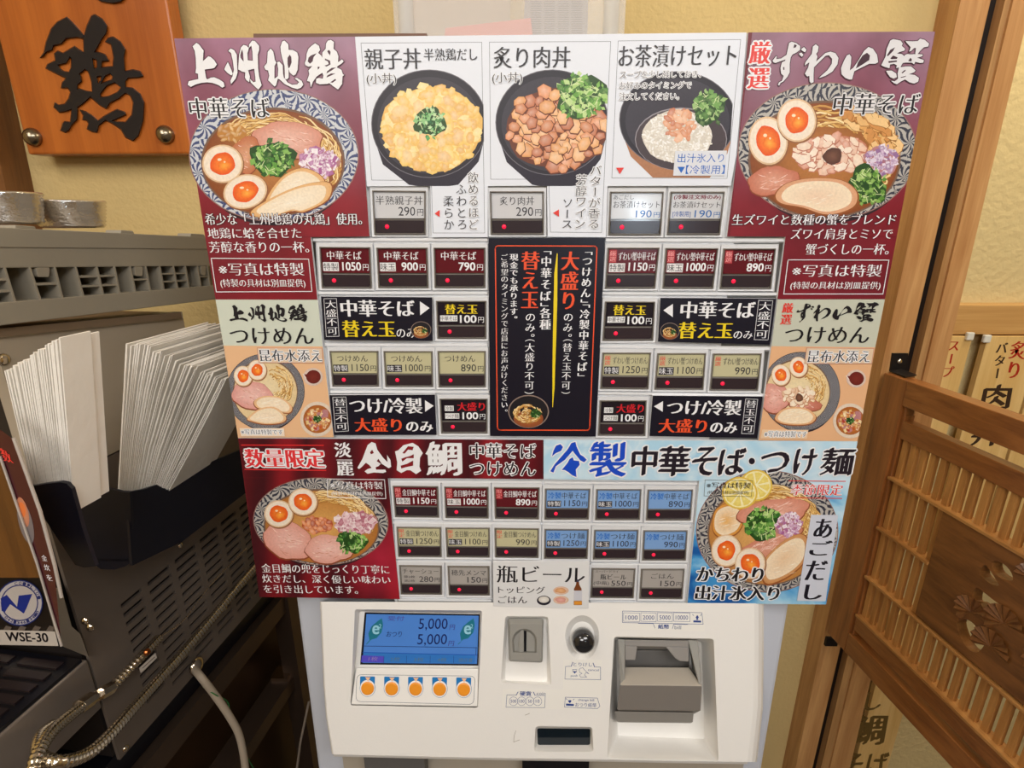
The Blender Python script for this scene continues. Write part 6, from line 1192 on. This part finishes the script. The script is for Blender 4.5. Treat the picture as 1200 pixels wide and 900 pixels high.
def conduit(name, P, r, pitch, label, grp):
    c = catmull(P, 12); d = [0]
    for i in range(1, len(c)): d.append(d[-1]+(c[i]-c[i-1]).length)
    n = int(d[-1]/pitch*4); pts, rr = [], []; j = 0
    for i in range(n):
        s_ = d[-1]*i/(n-1)
        while j < len(d)-2 and d[j+1] < s_: j += 1
        t = (s_-d[j])/max(1e-9, d[j+1]-d[j]); pts.append(c[j].lerp(c[j+1], min(1, t))); rr.append(r*(1.0, 1.16, 1.16, .92)[i % 4])
    mb = MB(); mb.tube(pts, rr, 12); return mb.done(name, CND, None, smooth=True, label=label, cat='conduit', group=grp)
conduit('flexible_conduit', [L(335, 628, .03), L(300, 663, .03), L(233, 743, .035), L(190, 792, .045), L(157, 829, .06), L(122, 868, .075), L(98, 886, .08), L(68, 893, .08), L(46, 884, .05), L(48, 862, .02), L(62, 850, .01)], .0052, .0048, 'long shiny corrugated metal conduit sweeping up behind the ticket machine', 'metal conduits on the dispenser side')
conduit('flexible_conduit', [L(186, 748, .012), L(168, 767, .02), L(146, 790, .02), L(128, 808, .02)], .0050, .0046, 'short corrugated metal conduit with white tag, against the slotted panel', 'metal conduits on the dispenser side')
conduit('flexible_conduit', [L(104, 822, .02), L(84, 837, .03), L(62, 856, .045), L(46, 880, .06), L(38, 905, .07), L(34, 935, .07)], .0050, .0046, 'short corrugated metal conduit below the pipe coupling, beside the drip tray', 'metal conduits on the dispenser side')
cpl = thing('pipe_coupling', 'shiny metal pipe coupling joining the short conduits beside the drip tray', 'pipe fitting', L(112, 817, .02))
for a, b, r in (((130, 806), (116, 814), .0072), ((106, 819), (92, 829), .0078), ((117, 813), (105, 821), .0058)): MB().tube([L(*a, .02), L(*b, .022)], r, 8).done('hex_nut' if r > .006 else 'sleeve', CHROME, cpl)
tg = thing('cable_tag', 'small white rectangular tag tied to the short conduit', 'tag', L(174, 776, .03)); q = [(163, 783), (182, 765), (184, 771), (165, 789)]; mb = MB(); mb.hexa([L(*p, .034) for p in q], [L(*p, .033) for p in q]); tb = mb.done('tag_plate', MATS['white_label'], tg)
k = Ink(L, .0341, 0, up=LN); k.line([(167, 783), (181, 770)], .7, K(90, 80, 74)); k.done('tag_print', tb); MB().lathe(L(171, 764, .03), LN, [(.004, 0), (.0042, .002), (.003, .004)], 12).done('copper_eyelet', mat('copper', K(190, 110, 60), .3, 1.0), tg)
bc = MB(); PT = catmull([L(190, 745, .02), L(215, 727, .022), L(243, 690, .02), L(265, 666, .02), L(288, 643, .02)], 14)
for p in PT: bc.lathe(p-Vector((0, 0, .0009)), (0, 0, 1), [(.0002, 0), (.0009, .0004), (.0011, .0009), (.0009, .0014), (.0002, .0018)], 6)
bc.done('bead_chain', CHROME, None, label='fine silver bead chain hanging across the slotted side panel', cat='chain', kind='stuff')
cb = MB(); cb.tube(catmull([L(228, 784, .01), L(236, 794, .03), L(250, 812, .04), L(268, 838, .05), L(281, 864, .055), L(288, 905, .055), L(290, 950, .055)], 8), .0052, 10); cb.done('power_cable', mat('grey_cable', K(176, 160, 140), .5), None, smooth=True, label='thick grey power cable drooping from the stand beam', cat='cable')
gw = MB(); gw.tube(catmull([L(238, 805, .03), L(252, 814, .045), L(266, 822, .045), L(270, 838, .05), L(276, 862, .05), L(290, 888, .05), L(300, 905, .05)], 8), .0009, 6); gw.done('earth_wire', mat('green_wire', K(50, 116, 60), .5), None, label='thin green earth wire curling beside the grey power cable', cat='wire')
cl_ = MB(); p = L(229, 780, .006); cl_.lathe(p, LN, [(.012, 0), (.013, .003), (.009, .006), (.004, .008)], 10); cl_.done('cable_clamp', CHROME, ss, smooth=True)
th_ = MB(); th_.tube([Y(362, 822, .30), Y(352, 870, .27), Y(344, 930, .25)], .0022, 8); th_.done('hanging_tube', mat('pale_tube', K(150, 136, 122), .4), None, label='thin pale tube hanging beside the machine casing', cat='tube')

# ------------------------------------------------------------------ clear plastic bin on top of the machine
CL = mat('clear_plastic', K(236, 234, 230), .35, spec=.25, alpha=.22); CLR = mat('clear_plastic_rib', K(240, 238, 234), .35, spec=.3, alpha=.4)
TY = .16; bz = 1.716
def TB_(px, py, y=TY): return Y(px, py, y)
xa, xb = TB_(462, 30).x, TB_(732, 30).x
bn = thing('plastic_bin', 'clear plastic bin holding papers on top of the ticket machine', 'bin', ((xa+xb)/2, TY, bz))
zz = bz+.22
for n_, lo, hi in (('front_wall', (xa, TY, bz), (xb, TY+.002, zz)), ('back_wall', (xa, TY+.14, bz), (xb, TY+.142, zz)), ('side_wall', (xa, TY, bz), (xa+.002, TY+.14, zz)), ('side_wall', (xb-.002, TY, bz), (xb, TY+.14, zz)), ('bin_floor', (xa, TY, bz), (xb, TY+.14, bz+.002))): MB().box(lo, hi).done(n_, CL, bn)
for x in (TB_(476, 20).x, TB_(716, 20).x): MB().tube([Vector((x, TY-.001, bz)), Vector((x*1.0, TY-.001, zz))], .008, 12).done('corner_rib', CLR, bn, smooth=True)
def pap(name, q, y, m, label, cat_): mb = MB(); fr = [Y(px, py, y) for px, py in q]; mb.hexa(fr, [p+Vector((0, .002, 0)) for p in fr]); return mb.done(name, m, None, label=label, cat=cat_)
pap('pink_folder', [(519, 60), (522, 33), (622, 21), (626, 60)], TY+.03, mat('pink_card', K(226, 150, 138), .4), 'pink card folder standing inside the clear bin', 'folder')
nsn = pap('printed_sheet', [(612, 60), (617, -40), (690, -40), (688, 60)], TY+.05, mat('newsprint', K(186, 178, 176), .8), 'grey printed sheet standing inside the clear bin', 'paper')
k = Ink(lambda x, y, d=0.0: Y(x, y, TY+.05+d), -.0002, 0, up=Vector((0, -1, 0)))
for r in range(16):
    for c in range(4): k.line([(622+c*16, 2+r*2.6), (634+c*16, 2+r*2.6)], .7, K(146, 140, 142))
k.done('small_print', nsn)
pap('folded_paper', [(470, 60), (474, -40), (600, -40), (596, 60)], TY+.09, mat('cream_paper', K(206, 190, 172), .7), 'cream paper at the back of the clear bin', 'paper')
